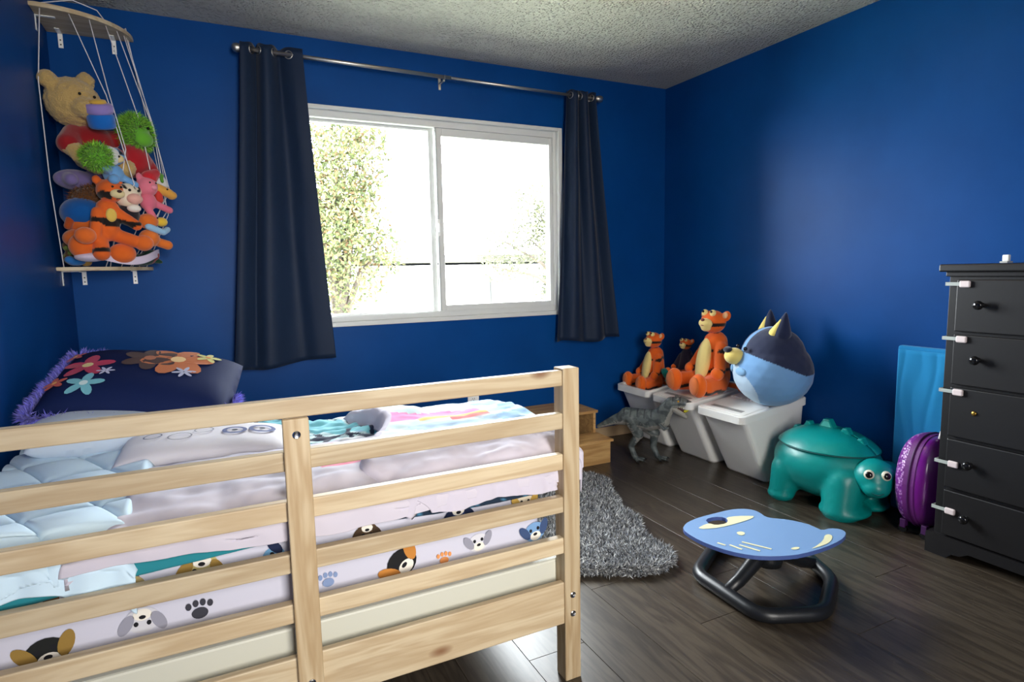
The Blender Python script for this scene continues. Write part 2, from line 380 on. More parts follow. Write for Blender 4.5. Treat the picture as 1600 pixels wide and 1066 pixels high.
# ---- wall outlet
o=empty('wall_outlet','white duplex power outlet on the blue wall below the window','outlet',(1.418,Y1,.317))
bm=bmesh.new(); bx(bm,(1.380,Y1-.007,.31),(1.456,Y1-.0002,.425),.004); bmo('cover_plate',bm,PLASTIC_W,o)
for zc in (.345,.39):
    bm=bmesh.new(); lathe(bm,[(0,.002),(.0155,.002),(.0165,0),(.0165,-.001)],20,axM((1.418,Y1-.007,zc),(0,-1,0))); s=bmo('socket',bm,PLASTIC_W,o)
    bm=bmesh.new()
    for dx in (-.006,.006): bx(bm,(1.418+dx-.0012,Y1-.0101,zc-.001),(1.418+dx+.0012,Y1-.0088,zc+.008))
    bx(bm,(1.4155,Y1-.0101,zc-.010),(1.4205,Y1-.0088,zc-.006)); bmo('slot',bm,BLACK,s)
# ================================================================== OUTSIDE
bm=bmesh.new(); bx(bm,(-30,3.8,-2.9),(45,60,-2.8)); g_=bmo('yard_ground',bm,flat((190,195,170),.9,key='pale_lawn')); g_['kind']='structure'
h=empty('neighbour_house','pale low house with flat eave and windows beyond the yard','house',(5.6,15,-2.8))
HW=flat((225,222,215),.8,key='pale_siding')
bm=bmesh.new(); bx(bm,(3.1,14.2,-2.8),(10.5,19,1.35)); bmo('wall',bm,HW,h)
bm=bmesh.new(); bx(bm,(2.7,13.6,1.42),(10.9,19.4,1.60)); bmo('eave',bm,flat((58,55,49),.8,key='eave_board'),h)
bm=bmesh.new(); 
for k in range(2): 
    pass
for px_,w_ in ((4.0,1.0),(5.9,.5),(7.6,1.0)):
    bm2=bmesh.new(); ring(bm2,px_,px_+w_,.1,1.1,.05,.05,.05,.05,14.1,14.2,0); f_=bmo('window_frame',bm2,flat((72,72,72),.6,key='grey_frame'),h)
    bm2=bmesh.new(); bx(bm2,(px_+.05,14.16,.15),(px_+w_-.05,14.18,1.05)); bmo('pane',bm2,flat((74,78,80),.5,key='dark_glass'),f_)
bm.free()
f=empty('wooden_fence','pale slatted fence panel between posts left of the house','fence',(3.0,11,-2.8))
FM=flat((74,70,66),.8,key='weathered_fence')
for k in range(9):
    bm=bmesh.new(); bx(bm,(2.42+.1*k,11,.1),(2.47+.1*k,11.03,1.22)); bmo('slat',bm,FM,f)
for xx in (2.36,3.36):
    bm=bmesh.new(); bx(bm,(xx-.02,10.98,-2.8),(xx+.02,11.06,1.3)); bmo('post',bm,FM,f)
bm=bmesh.new(); bx(bm,(2.3,10.99,1.2),(3.4,11.05,1.3)); bmo('rail',bm,FM,f); bm=bmesh.new(); bx(bm,(2.3,10.99,.1),(3.4,11.05,.14)); bmo('rail',bm,FM,f)
def tree(x,y,blobs,label,n,ls,cols):
    t=empty('leafy_tree',label,'tree',(x,y,-2.8))
    bm=bmesh.new(); top=min(b[2] for b in blobs)+.5
    tube(bm,[(x,y,-2.8),(x+.05,y,-.5),(x-.05,y,top)],[.16,.12,.07],8)
    for b in blobs[:7]: tube(bm,[(x,y,top-.5),((x+b[0])/2,(y+b[1])/2,(top+b[2])/2),(b[0],b[1],b[2])],[.06,.04,.015],6)
    bmo('trunk',bm,flat((60,52,44),.9,key='bark'),t,smooth=True)
    V=[];F=[];C=[]; tot=sum(b[3]**3 for b in blobs)
    for b in blobs:
        for _ in range(int(n*b[3]**3/tot)):
            d=Vector((random.gauss(0,1),random.gauss(0,1),random.gauss(0,1))).normalized()*b[3]*random.random()**.45
            p=Vector(b[:3])+d; a=Vector((random.gauss(0,1),random.gauss(0,1),random.gauss(0,1))).normalized(); c=a.cross(Vector((random.gauss(0,1),random.gauss(0,1),random.gauss(0,1)))).normalized()
            l=ls*random.uniform(.6,1.2); k=len(V); V+=[p-a*l,p+c*l*.45,p+a*l,p-c*l*.45]; F.append((k,k+1,k+2,k+3)); cc=srgb(*random.choice(cols)); C+=[cc]*4
    me=bpy.data.meshes.new('foliage'); me.from_pydata(V,[],F); a=me.color_attributes.new('Col','FLOAT_COLOR','POINT'); a.data.foreach_set('color',np.array(C,dtype=np.float32).ravel())
    o=link('foliage',me,t,True,VLEAF); o['kind']='stuff'
tree(1.55,8.6,[(1.6,8.6,2.8,.75),(1.3,8.5,1.9,.75),(1.75,8.7,1.9,.62),(1.5,8.6,1.15,.55),(2.0,8.8,2.45,.38),(2.15,8.6,1.5,.4),(1.4,8.5,.4,.4),(1.95,8.6,3.1,.4),(2.1,8.7,1.0,.22)],
     'yellow green leafy tree filling the left of the window view',15000,.04,[(64,70,34),(74,70,38),(58,66,32),(82,62,36),(48,56,28),(76,80,46)])
tree(8.0,12.5,[(7.6,12.5,1.0,.7),(7.2,12.5,.3,.5),(7.5,12.3,2.2,.8),(6.6,12.4,1.9,.6),(5.9,12.5,1.9,.45),(5.6,12.4,1.3,.35),(6.9,12.6,2.6,.8),(8.1,12.6,2.7,.7),(6.2,12.5,1.2,.5)],
     'thin pale tree behind the right window pane',11000,.045,[(70,72,52),(60,62,44),(84,86,62),(52,54,40)])
# ================================================================== CURTAINS AND ROD
r=empty('curtain_rod','brushed metal curtain rod with ball finials above the window','curtain rod',(1.24,3.39,2.26))
YR=3.385
def rodz(x): return 2.312-(x-.17)*.012
bm=bmesh.new(); tube(bm,[(.235,YR,rodz(.235)),(1.3,YR,rodz(1.3))],.0105,16); bmo('rod_tube',bm,METAL,r,smooth=True)
bm=bmesh.new(); tube(bm,[(1.22,YR,rodz(1.22)),(2.27,YR,rodz(2.27))],.0085,16); bmo('rod_tube',bm,METAL,r,smooth=True)
for xx,sg in ((.235,-1),(2.27,1)):
    bm=bmesh.new(); lathe(bm,[(0,0),(.014,0),(.014,.008),(.008,.012),(.008,.026),(.016,.03),(.02,.042),(.0225,.058),(.019,.072),(.008,.08),(0,.081)],20,axM((xx,YR,rodz(xx)),(sg,0,0))); bmo('finial',bm,METAL,r,smooth=True)
for xx in (.225,1.26,2.25):
    bm=bmesh.new(); bx(bm,(xx-.008,Y1-.006,rodz(xx)-.05),(xx+.008,Y1,rodz(xx)+.02),.002); bx(bm,(xx-.006,YR+.004,rodz(xx)-.022),(xx+.006,Y1-.004,rodz(xx)-.012),.002)
    tube(bm,[(xx,YR+.014,rodz(xx)),(xx,YR,rodz(xx)-.014),(xx,YR-.014,rodz(xx)),(xx,YR-.012,rodz(xx)+.008)],.003,6); bmo('bracket',bm,METAL,r)
CURT=flat((14,34,60),.6,0,700,.2,.001,.1,'navy_satin_curtain',.25)
def curtain(label,xt0,xt1,xb0,xb1,zb,waves,phase,side):
    t=empty('curtain',label,'curtain',((xt0+xt1)/2,YR,zb),0)
    ztop=rodz((xt0+xt1)/2)+.03
    phi=lambda u: 2*math.pi*waves*((1-(1-u)**1.7) if side else u)+phase
    def f(u,v):
        s=1-v  # v=0 top
        uu=u+.03*math.sin(7*u)
        xa=xt0+(xt1-xt0)*uu; xb=xb0+(xb1-xb0)*(u+.02*math.sin(11*u+1))
        e=v**1.15; xx=xa+(xb-xa)*e
        ph=phi(u)
        A=.030*(1-.2*v); y=YR+A*math.sin(ph)+.012*v*math.sin(ph*.5+1.3)+.006*nz(u*6,v*3,3)
        y=min(y,Y1-.012)
        z=ztop+(zb-ztop)*v + (.012*math.sin(ph*.5)+.02*(u-.5)*side if v>0 else 0)*v
        if v<.02: z+=.006*math.cos(ph*2)
        return (xx+.010*math.sin(ph+1.2)*(1-v*.3),y,z)
    o=surf('curtain_panel',f,150,60,CURT,t,None,.0025)
    # grommets where the panel crosses the rod
    us=[i/400 for i in range(6,395) if math.sin(phi(i/400))*math.sin(phi((i+1)/400))<=0]
    for u in us:
        if True:
            p=f(u,.0); p2=f(min(1,u+.01),.0); d=Vector((p2[0]-p[0],p2[1]-p[1],0)).normalized(); nrm=d.cross(Vector((0,0,1)))
            bm=bmesh.new(); pts=[]; c=Vector((p[0],YR,rodz(p[0])))
            for a in range(20): pts.append(c+d*.019*math.cos(a*math.pi/10)+Vector((0,0,.019*math.sin(a*math.pi/10))))
            tube(bm,pts,.0032,6,True); bmo('grommet',bm,METAL,t,smooth=True)
    return t
curtain('long navy curtain hanging left of the window, lower edge flaring',.20,.49,.06,.585,.715,1.95,4.2,1)
curtain('navy curtain hanging right of the window towards the corner',2.075,2.285,1.985,2.48,.715,2.6,.4,0)
# ================================================================== BED
bed=empty('bed_frame','unpainted pine bed frame with tall slatted side and bolted posts','bed',(.152,1.43,0))
FY=1.40; BX0,BX1=-.575,.889
for xx in (BX0,BX1-.052):
    for (ya,yb,zt) in ((FY-.004,FY+.048,.921),(2.46,2.50,.40)):
        bm=bmesh.new(); bx(bm,(xx,ya,0),(xx+.052,yb,zt),.003); bmo('post',bm,PINE_Z,bed)
for za,zb in ((.873,.916),(.752,.797),(.635,.681),(.511,.557),(.390,.437)):
    bm=bmesh.new(); bx(bm,(BX0+.052,FY+.0,za),(BX1-.052,FY+.026,zb),.003); bmo('rail',bm,PINE_X,bed)
bm=bmesh.new(); bx(bm,(BX0+.052,FY,.178),(BX1-.052,FY+.02,.304),.003); bmo('bottom_board',bm,PINE_X,bed)
bm=bmesh.new(); bx(bm,(.112,FY-.018,.20),(.168,FY-.0005,.874),.003); sl_=bmo('slat',bm,PINE_Z,bed)
for (xx,yy,zz,pp) in ((.140,FY-.018,.838,sl_),(.140,FY-.018,.245,sl_),(.862,FY-.004,.262,bed),(.862,FY-.004,.205,bed)):
    bm=bmesh.new(); lathe(bm,[(.0035,.0005),(.0035,.003),(.007,.004),(.009,.0025),(.0095,0),(.0095,-.001)],16,axM((xx,yy,zz),(0,-1,0))); 
    lathe(bm,[(0,.0008),(.0036,.0008)],16,axM((xx,yy,zz),(0,-1,0))); bmo('bolt',bm,CHROME,pp,smooth=False)
for yy0,yy1 in ((2.46,2.48),):
    bm=bmesh.new(); bx(bm,(BX0+.052,yy0,.24),(BX1-.052,yy1,.33),.003); bmo('back_rail',bm,PINE_X,bed)
for xx in (BX0,BX1-.03):
    bm=bmesh.new(); bx(bm,(xx,FY+.048,.25),(xx+.022,2.46,.33),.003); bmo('side_rail',bm,PINE_Y,bed)
SB=flat((206,206,192),.5,0,300,.1,.001,0,'white_slat_base')
bm=bmesh.new(); bx(bm,(BX0+.03,FY+.05,.25),(BX1-.034,2.45,.352),.006); bmo('base_board',bm,SB,bed,label='flat white base board')
mt_=empty('mattress','thin mattress in a white fitted sheet printed with puppies','mattress',(.11,1.95,.355))
def mfun():
    bm=bmesh.new(); bx(bm,(-.56,1.462,.356),(.80,2.44,.600),.035,4)
    bmesh.ops.subdivide_edges(bm,edges=[e for e in bm.edges if e.calc_length()>.15],cuts=24,use_grid_fill=True)
    for v in bm.verts:
        if v.co.y<1.50 and v.co.z<.56:
            v.co.y+=.0022*math.sin(v.co.x*70+v.co.z*45)*nz(v.co.x*2,1)
    return bm
bmo('fitted_sheet',mfun(),cloth((204,204,220)),mt_,smooth=True)
bm=bmesh.new(); tube(bm,[(-.55,1.463,.405),(.77,1.463,.405),(.792,1.475,.405),(.80,1.5,.405),(.80,2.4,.405)],.003,6); bmo('piping',bm,cloth((240,240,245)),mt_)
# flat prints on the sheet's front: plain puppies, paws and bones
def disc(bm,cx,cz,rx,rz,y,ang=0,seg=18,mi=0):
    vs_=[]
    for k in range(seg):
        a=2*math.pi*k/seg; x=rx*math.cos(a); z=rz*math.sin(a); vs_.append(bm.verts.new((cx+x*math.cos(ang)-z*math.sin(ang),y,cz+x*math.sin(ang)+z*math.cos(ang))))
    f_=bm.faces.new(vs_); f_.material_index=mi
INK=cloth((28,28,34))
def puppy(x,z,c1,c2,s=1.0,ang=0.):
    bm=bmesh.new(); y=1.4585; ca,sa=math.cos(ang),math.sin(ang)
    def D(dx,dz,rx,rz,k,mi,a=0): disc(bm,x+s*(dx*ca-dz*sa),z+s*(dx*sa+dz*ca),rx*s,rz*s,y-k*.0004,a+ang,18,mi)
    D(0,0,.030,.026,0,0); D(-.028,.006,.011,.022,1,1,.5); D(.028,.006,.011,.022,1,1,-.5)
    D(0,-.011,.016,.012,1,2); D(-.011,.007,.0042,.005,2,3); D(.011,.007,.0042,.005,2,3); D(0,-.006,.006,.004,2,3)
    return bmo('printed_puppy',bm,[cloth(c1),cloth(c2),cloth((235,230,220)),INK],mt_)
def paw(x,z,c,s=1.0):
    bm=bmesh.new(); y=1.4582
    disc(bm,x,z,.014*s,.011*s,y)
    for k in range(4): disc(bm,x+(-.018+.012*k)*s,z+(.016+(.004 if k in(1,2) else 0))*s,.005*s,.007*s,y)
    return bmo('printed_paw',bm,cloth(c),mt_)
for a in ((-.07,.546,(190,176,120),(150,120,60),1.2,3.0),(.545,.543,(40,62,110),(24,34,62),1.15,3.2),(.300,.548,(92,72,52),(70,54,40),.9,3.1),(.745,.535,(226,214,190),(196,160,80),1.0,0),
          (-.385,.560,(226,216,204),(120,84,52),1.3,3.2),(-.215,.545,(60,70,100),(180,160,110),1.0,3.0),(.60,.452,(214,214,222),(150,150,165),1.0,.1),(-.19,.455,(206,206,214),(150,150,165),1.1,3.1),
          (.385,.445,(30,30,32),(196,130,60),1.4,.8),(.775,.445,(120,160,205),(60,80,120),1.1,.2),(-.36,.43,(30,32,32),(150,120,60),1.3,.2),(.08,.53,(110,160,200),(30,40,70),1.0,1.2)): puppy(*a)
for a in ((-.08,.44,(60,60,70),1.2),(.20,.44,(130,150,190),1.0),(.50,.425,(226,150,90),.9),(.68,.50,(80,110,160),.8)): paw(*a)
# ---- blanket hanging a little below the covers (teal with a navy stretch)
t=empty('teal_blanket','thin teal and navy printed blanket between the sheet and the covers','blanket',(.1,1.45,.55))
def f(u,v):
    x=-.55+1.37*u; prof=[(1.62,.612),(1.50,.612),(1.456,.600),(1.447,.580),(1.445,.568-.02*sstep(.0,.2,.25-u)-.008*math.sin(u*9))]
    s=v*(len(prof)-1); i=min(int(s),len(prof)-2); q=s-i; a,b=prof[i],prof[i+1]
    return (x,a[0]+(b[0]-a[0])*q+.002*nz(x*20,v),a[1]+(b[1]-a[1])*q)
def cf(u,v,p):
    if .60<u<.97: return (28,44,62) if nz(p[0]*60,p[1]*60,p[2]*60)<.25 else (70,120,150)
    return (40,128,140)
surf('blanket_sheet',f,120,14,VCLOTH,t,cf,.003)
def f(u,v):
    x=.815+.10*u; z=.545-.16*v*(1-.75*u); y=1.60+.06*u+.01*math.sin(v*6); return (x,y,z)
surf('hanging_corner',f,10,12,cloth((86,186,176)),t,None,.003)
# ---- light blue quilt
q=empty('light_blue_quilt','puffy light blue quilt with stitched squares at the left of the bed','quilt',(-.3,1.9,.6))
def qz(x,y):
    a=(x+y*.55)/.155; b=(y-x*.25)/.17; da=abs(a-round(a))*.155; db=abs(b-round(b))*.17
    return -.016*math.exp(-(da/.007)**2)-.016*math.exp(-(db/.007)**2)+.012*math.sin(math.pi*(a%1))*math.sin(math.pi*(b%1))
def f(u,v):
    x=-.565+(.39-.02*v)*u; tz=.662
    if v<.8: y=2.43-(2.43-1.50)*(v/.8); z=tz
    else:
        k=(v-.8)/.2; y=1.50-.06*sstep(0,.45,k); z=tz-.105*k**1.1-.05*k*sstep(.55,1,u)
        if k>.5: y=1.44+.004*math.sin(u*30)
    z+=qz(x,y if v<.8 else 1.5-.1*(v-.8)/.2)+.014*nz(x*4,y*4)
    e=sstep(.93,1,u)+sstep(.06,0,v); z-=.03*e
    if y<1.50: y+=.003*nz(x*9,z*9)
    z=max(z,.618) if y>1.47 else z
    return (x,y,z)
surf('quilt_cover',f,150,180,cloth((206,230,246)),q,None,.012)
# ---- printed aqua blanket across the back of the bed
def wr_(x,y,a=.006): return a*nz(x*9,y*22)+a*1.3*nz(x*3+5,y*6)+a*.5*nz(x*26,y*30,2)
t=empty('printed_aqua_blanket','white and aqua blanket with dark printed outlines at the back of the bed','blanket',(.2,2.2,.6))
def f(u,v):
    x=-.16+(.86)*u; y=1.78+.70*v; z=.648+wr_(x,y,.014)-.03*sstep(.85,1,v)-.03*sstep(.93,1,u); return (x+.06*v*(1-u),y+.02*math.sin(u*9)*v-.12*u*v,z)
def cf(u,v,p):
    x,y=p[0],p[1]; A=(206,234,238)
    if x<.02 and y>2.17 and y<2.46:
        if abs(x+.03+.02*nz(y*20,1))<.035: return (168,66,48)
        if x<-.065: return (208,150,92) if nz(x*30,y*30)>-.1 else (110,50,34)
    a=nz(x*5+2,y*5); b=nz(x*6+9,y*4+3)
    if abs(a)<.035 or abs(b-.2)<.03: return (34,44,70)
    if a>.12: return (128,204,216)
    if b>.28: return (150,190,226)
    if b<-.28: return (238,206,190)
    return A if a>-.15 else (238,242,244)
surf('blanket_sheet',f,190,150,VCLOTH,t,cf,.006)
# ---- white duvet rolled along the front
t=empty('white_duvet','crumpled white duvet along the front edge of the bed behind the rails','duvet',(.1,1.7,.6))
PD=[(2.02,.625),(1.97,.645),(1.88,.662),(1.75,.672),(1.60,.672),(1.50,.664),(1.452,.642),(1.436,.612),(1.434,.585)]
def pathpt(P,v):
    s=v*(len(P)-1); i=min(int(s),len(P)-2); q_=s-i; p0=P[max(i-1,0)];p1=P[i];p2=P[i+1];p3=P[min(i+2,len(P)-1)]
    return [.5*((2*p1[k])+(p2[k]-p0[k])*q_+(2*p0[k]-5*p1[k]+4*p2[k]-p3[k])*q_*q_+(3*p1[k]-p0[k]-3*p2[k]+p3[k])*q_**3) for k in (0,1)]
def f(u,v):
    y,z=pathpt(PD,v); xl=-.27-.05*sstep(.3,1,v); x=xl+(.92-xl)*u
    z+=(wr_(x,y,.007)+.006*math.sin(x*34+y*20)*sstep(.3,.8,v))*(1 if v<.9 else .3)
    z-=.05*sstep(.06,0,u)*(v<.85)
    z+=-.012*sstep(.8,1,v)*math.sin(x*7)
    return (x,max(y,1.4355+.003*math.sin(x*50)),z)
def cf(u,v,p):
    x,y=p[0],p[1]
    if .22<x<.36 and 1.62<y<1.86+.02*math.sin(x*90): return (226,120,146)
    if y>1.95 and -.2<x<.20:
        d=math.hypot((x-.03)/.05,(y-2.03)/.05); d2=math.hypot((x-.13)/.05,(y-2.03)/.05)
        if .8<d<1.0 or .8<d2<1.0: return (78,92,140)
        if d<.3 or d2<.3: return (40,44,60)
        if x>-.03 and d>1 and d2>1 : return (112,122,160)
    return (204,198,210)
surf('duvet_cover',f,200,90,VCLOTH,t,cf,.014)
# ---- folded duvet at the foot end
t=empty('folded_foot_duvet','white and pale blue duvet with pink and yellow stripes spilling over the foot end','duvet',(.7,1.9,.6))
P2=[(2.26,.620),(2.20,.660),(2.08,.690),(1.93,.706),(1.77,.710),(1.60,.704),(1.50,.684),(1.446,.648),(1.434,.605),(1.433,.572)]
def f(u,v):
    y,z=pathpt(P2,v); xl=.36+.10*sstep(0,.3,v)-.16*sstep(.3,.6,v)*sstep(1,.6,v); x=xl+(1.02-xl)*u
    hang=sstep(.84,1.0,u)
    if u>.84:
        x=min(x,.925+.02*(1-v)); z-=hang*(.045+.01*math.sin(y*13))
    z+=wr_(x,y,.008)+.007*math.sin(x*26-y*24+2*nz(x*3,y*3))*sstep(.45,.7,v)
    z-=.055*sstep(.05,0,u)*(v<.85); z+=.02*sstep(.25,.05,abs(u-.12))*sstep(.5,.2,v)
    if v>.85: y+=.004*math.sin(x*80)
    if u>.84 and v>.75: y+=.10*hang*0
    if x>.83: y=max(y,1.452+0.0*u)
    return (x,max(y,1.4325),z)
def cf(u,v,p):
    x,y=p[0],p[1]; k=y-1.98-.08*math.sin(x*7)
    if y<1.70-.10*sstep(.45,.85,x) or u<.07: return (202,196,210)
    if x>.80: return (150,190,224) if nz(x*8,y*20)>-.1 else (206,224,238)
    if 1.86<y<1.945+.012*math.sin(x*40) and x>.44: return (236,132,188)
    if 1.825<y<=1.86 and x>.56: return (246,206,110)
    if 1.80<y<=1.825 and x>.66: return (226,110,110)
    if y<1.80: return (176,204,230) if nz(x*6,y*14)>.0 else (220,232,240)
    return (212,236,238)
surf('duvet_cover',f,150,130,VCLOTH,t,cf,.014)
bm=bmesh.new()
# ---- pillows
def pillow_mesh(w_,d_,h_,nu=40,nv=28):
    V=[];F=[]
    for sgn in (1,-1):
        b=len(V)
        for j in range(nv+1):
            for i in range(nu+1):
                a=-1+2*i/nu; c=-1+2*j/nv; pin=1-.06*(a*a*c*c)
                edge=(1-abs(a)**3.2)*(1-abs(c)**3.2); z=h_*.5*max(edge,0)**.55
                V.append((a*w_/2*(1-.05*(1-c*c)*a*a)*pin,c*d_/2*(1-.05*(1-a*a)*c*c)*pin,sgn*z+ .002*sgn*nz(a*3,c*3,sgn)))
        for j in range(nv):
            for i in range(nu):
                q_=(b+j*(nu+1)+i,b+j*(nu+1)+i+1,b+(j+1)*(nu+1)+i+1,b+(j+1)*(nu+1)+i); F.append(q_ if sgn>0 else q_[::-1])
    me=bpy.data.meshes.new('pillow'); me.from_pydata(V,[],F); me.update()
    bm=bmesh.new(); bm.from_mesh(me); bmesh.ops.remove_doubles(bm,verts=bm.verts,dist=.0004); bm.to_mesh(me); bm.free()
    me.polygons.foreach_set('use_smooth',[True]*len(me.polygons)); return me
# pale pillow in front of the navy one, and white pillowcase in the middle
me=pillow_mesh(.42,.26,.12); o=link('pale_pillow',me,None,False,cloth((206,220,236))); o.location=(-.34,2.25,.705); o.rotation_euler=(R_(8),R_(4),R_(8)); tag(o,'pale blue white pillow lying in front of the navy fringed pillow','pillow')
me=pillow_mesh(.50,.26,.09); wp=link('printed_white_pillow',me,None,False,cloth((236,232,238))); wp.location=(-.05,2.06,.668); wp.rotation_euler=(R_(6),R_(2),R_(-4)); tag(wp,'flat white pillow with grey ring prints between the blue quilt and aqua blanket','pillow')
def wtop(a,c): e=(1-abs(a)**3.2)*(1-abs(c)**3.2); return Vector((a*.25,c*.13,.045*max(e,0)**.55+.0035))
for (a0,c0,r1,col,r0) in ((.30,-.05,.036,(80,92,140),.024),(.62,.02,.040,(80,92,140),.027),(.30,-.05,.009,(40,44,60),0),(.62,.02,.009,(40,44,60),0),(-.30,-.2,.034,(150,150,160),.030),(-.05,.1,.028,(150,150,160),.024),(-.6,.0,.026,(120,124,140),.022)):
    bm=bmesh.new(); n_=24
    o_=[bm.verts.new(wtop(a0+r1*math.cos(2*math.pi*k/n_)/.25,c0+r1*.8*math.sin(2*math.pi*k/n_)/.13)) for k in range(n_)]
    if r0:
        i_=[bm.verts.new(wtop(a0+r0*math.cos(2*math.pi*k/n_)/.25,c0+r0*.8*math.sin(2*math.pi*k/n_)/.13)) for k in range(n_)]
        for k in range(n_): bm.faces.new((o_[k],o_[(k+1)%n_],i_[(k+1)%n_],i_[k]))
    else: bm.faces.new(o_)
    bmo('printed_ring',bm,cloth(col),wp,False)
# navy pillow, leaning back against the wall side
nr=empty('fringed_pillow','navy pillow with flower print and shaggy purple fringe','pillow',(-.235,2.44,.70),0)
me=pillow_mesh(.60,.44,.18); me.transform(Matrix.Translation((.0,.03,.100))@Euler((R_(19),R_(7),R_(-9))).to_matrix().to_4x4())
NV=(24,34,78)
cush=link('cushion',me,nr,False,flat((20,34,78),.75,0,900,.15,.001,0,'navy_cotton',.15))
PM=Matrix.Translation((.0,.03,.100))@Euler((R_(19),R_(7),R_(-9))).to_matrix().to_4x4()
def ptop(a,c):
    edge=(1-abs(a)**3.2)*(1-abs(c)**3.2); return Vector((a*.30,c*.22,.09*max(edge,0)**.55+.004))
def petals(name,a,c,n,rad,colr,mid=None,rot=0,wid=.55):
    bm=bmesh.new()
    for k in range(n):
        an=rot+2*math.pi*k/n; vs_=[]
        for s in range(12):
            t_=2*math.pi*s/12; lx=rad*.55+rad*.5*math.cos(t_); ly=rad*wid*.5*math.sin(t_)
            xx=lx*math.cos(an)-ly*math.sin(an); yy=lx*math.sin(an)+ly*math.cos(an)
            vs_.append(bm.verts.new(PM@ptop(a+xx/.29,c+yy/.22)))
        bm.faces.new(vs_)
    if mid:
        vs_=[bm.verts.new(PM@(ptop(a+rad*.22*math.cos(s*math.pi/5)/.29,c+rad*.22*math.sin(s*math.pi/5)/.22)+Vector((0,0,.001)))) for s in range(10)]; f_=bm.faces.new(vs_); f_.material_index=1
    bmo(name,bm,[cloth(colr)]+([cloth(mid)] if mid else []),nr,False)
petals('printed_flower',-.60,-.02,5,.075,(186,38,86),(232,214,150),.3)
petals('printed_flower',-.52,-.55,5,.055,(120,190,205),(220,240,240),.2,.5)
petals('printed_flower',-.82,-.45,5,.034,(200,80,70),(236,170,90),.5)
petals('printed_flower',-.38,-.22,6,.026,(196,200,230),None,.1,.35)
petals('printed_flower',-.84,.45,5,.032,(206,52,70),(236,190,120),.5)
petals('printed_flower',.28,.25,6,.11,(196,112,66),(240,206,150),.2,.6)
petals('printed_flower',-.02,.25,6,.085,(70,44,44),(180,110,80),.6,.6)
petals('printed_flower',.58,.48,5,.042,(206,204,130),(222,150,80),.2,.5)
petals('printed_flower',.40,-.15,6,.036,(180,186,214),None,.3,.35)
rts=[]
for k in range(8500):
    s=random.random()*4; e=int(s); q_=(s-e)*2-1; a,c={0:(q_,-1),1:(1,q_),2:(q_,1),3:(-1,q_)}[e]
    if e==1 and c>-.2: continue
    if e==2 and a>-.6: continue
    n_=Vector((a if e in(1,3) else 0,c if e in (0,2) else 0,random.uniform(-.9,1.2))).normalized()
    base=Vector((a*.285,c*.215,0)); rts.append((PM@base,(PM.to_3x3()@n_)))
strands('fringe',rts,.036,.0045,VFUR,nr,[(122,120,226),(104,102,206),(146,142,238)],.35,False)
# ================================================================== TOY NET IN THE CORNER
tn=empty('corner_toy_net','quarter round wooden shelves joined by white cords holding soft toys','toy storage',(X0+.17,Y1-.17,1.2))
def quarter(z0,z1,rx,ry):
    bm=bmesh.new(); pts=[(0,0)]+[(rx*math.cos(a),-ry*math.sin(a)) for a in [math.pi/2*k/24 for k in range(25)]]
    pts=[(0,0),(rx,0)]+[(rx*math.sin(math.pi/2-math.pi/2*k/24)+0*k,-ry*math.cos(math.pi/2-math.pi/2*k/24)) for k in range(1,25)]
    prism(bm,pts[::-1],z0,z1,Matrix.Translation((X0,Y1,0)),.003); return bm
SHW=wood('shelf_plywood',(206,190,160),(180,156,120),'X',knots=False)
bmo('top_shelf',quarter(2.30,2.318,.335,.30),SHW,tn); bmo('bottom_shelf',quarter(1.228,1.244,.335,.30),SHW,tn)
def lbracket(p,din,zs):
    """p: wall point under a shelf, din: direction away from the wall, zs: +1 shelf above"""
    bm=bmesh.new(); p=Vector(p); d=Vector(din); s=Vector((0,0,1)).cross(d)*.009
    a=p+d*.0015; 
    def slab(c,e1,e2,e3):
        vs_=bx(bm,(-.5,-.5,-.5),(.5,.5,.5)); 
        for v in vs_: v.co=c+e1*v.co.x+e2*v.co.y+e3*v.co.z
    slab(p+d*.0025+Vector((0,0,-.032)),s*2,d*.003,Vector((0,0,.064))); slab(p+d*.035+Vector((0,0,-.0025)),s*2,d*.07,Vector((0,0,.003)))
    bmo('bracket',bm,PLASTIC_W,tn)
    bm=bmesh.new()
    for dz in (-.03,-.05): lathe(bm,[(0,.0008),(.0035,.0008)],10,axM(p+d*.004+Vector((0,0,dz)),d))
    o=bmo('screw',bm,flat((90,90,90),.4,1,key='screw_steel'),tn)
for z in (2.30,1.228):
    lbracket((X0+.03+.02,Y1,z),(0,-1,0),1); lbracket((X0+.255,Y1,z),(0,-1,0),1); lbracket((X0,Y1-.20,z),(1,0,0),1)
def arc(t,z,k=.94): a=math.pi/2*t; return Vector((X0+.335*k*math.sin(a),Y1-.30*k*math.cos(a),z))
def cord(pts,r_=.0022,name='cord'):
    bm=bmesh.new(); P=[]
    for a,b in zip(pts,pts[1:]):
        for k in range(5): P.append(Vector(a).lerp(Vector(b),k/5))
    P.append(Vector(pts[-1])); tube(bm,P,r_,6); bmo(name,bm,flat((226,222,226),.7,key='white_cord'),tn,smooth=True)
cord([arc(.07,2.31),arc(.02,2.0,1.06),arc(.03,1.6,1.12),arc(.05,1.24)])
cord([arc(.26,2.31),arc(.42,1.98,1.15),arc(.45,1.6,1.45),arc(.36,1.24)])
cord([arc(.42,2.31),arc(.45,2.0,1.12),arc(.45,1.75,1.35),arc(.40,1.24)])
cord([arc(.57,2.31),arc(.62,1.9,1.25),arc(.62,1.6,1.38),arc(.50,1.24)])
cord([arc(.70,2.31),arc(.80,1.9,1.22),arc(.80,1.6,1.38),arc(.60,1.24)])
cord([arc(.82,2.31),arc(.86,1.9,1.2),arc(.86,1.6,1.3),arc(.72,1.24)])
cord([arc(.88,2.31),arc(.84,1.9,1.2),arc(.72,1.5,1.4),arc(.62,1.24)])
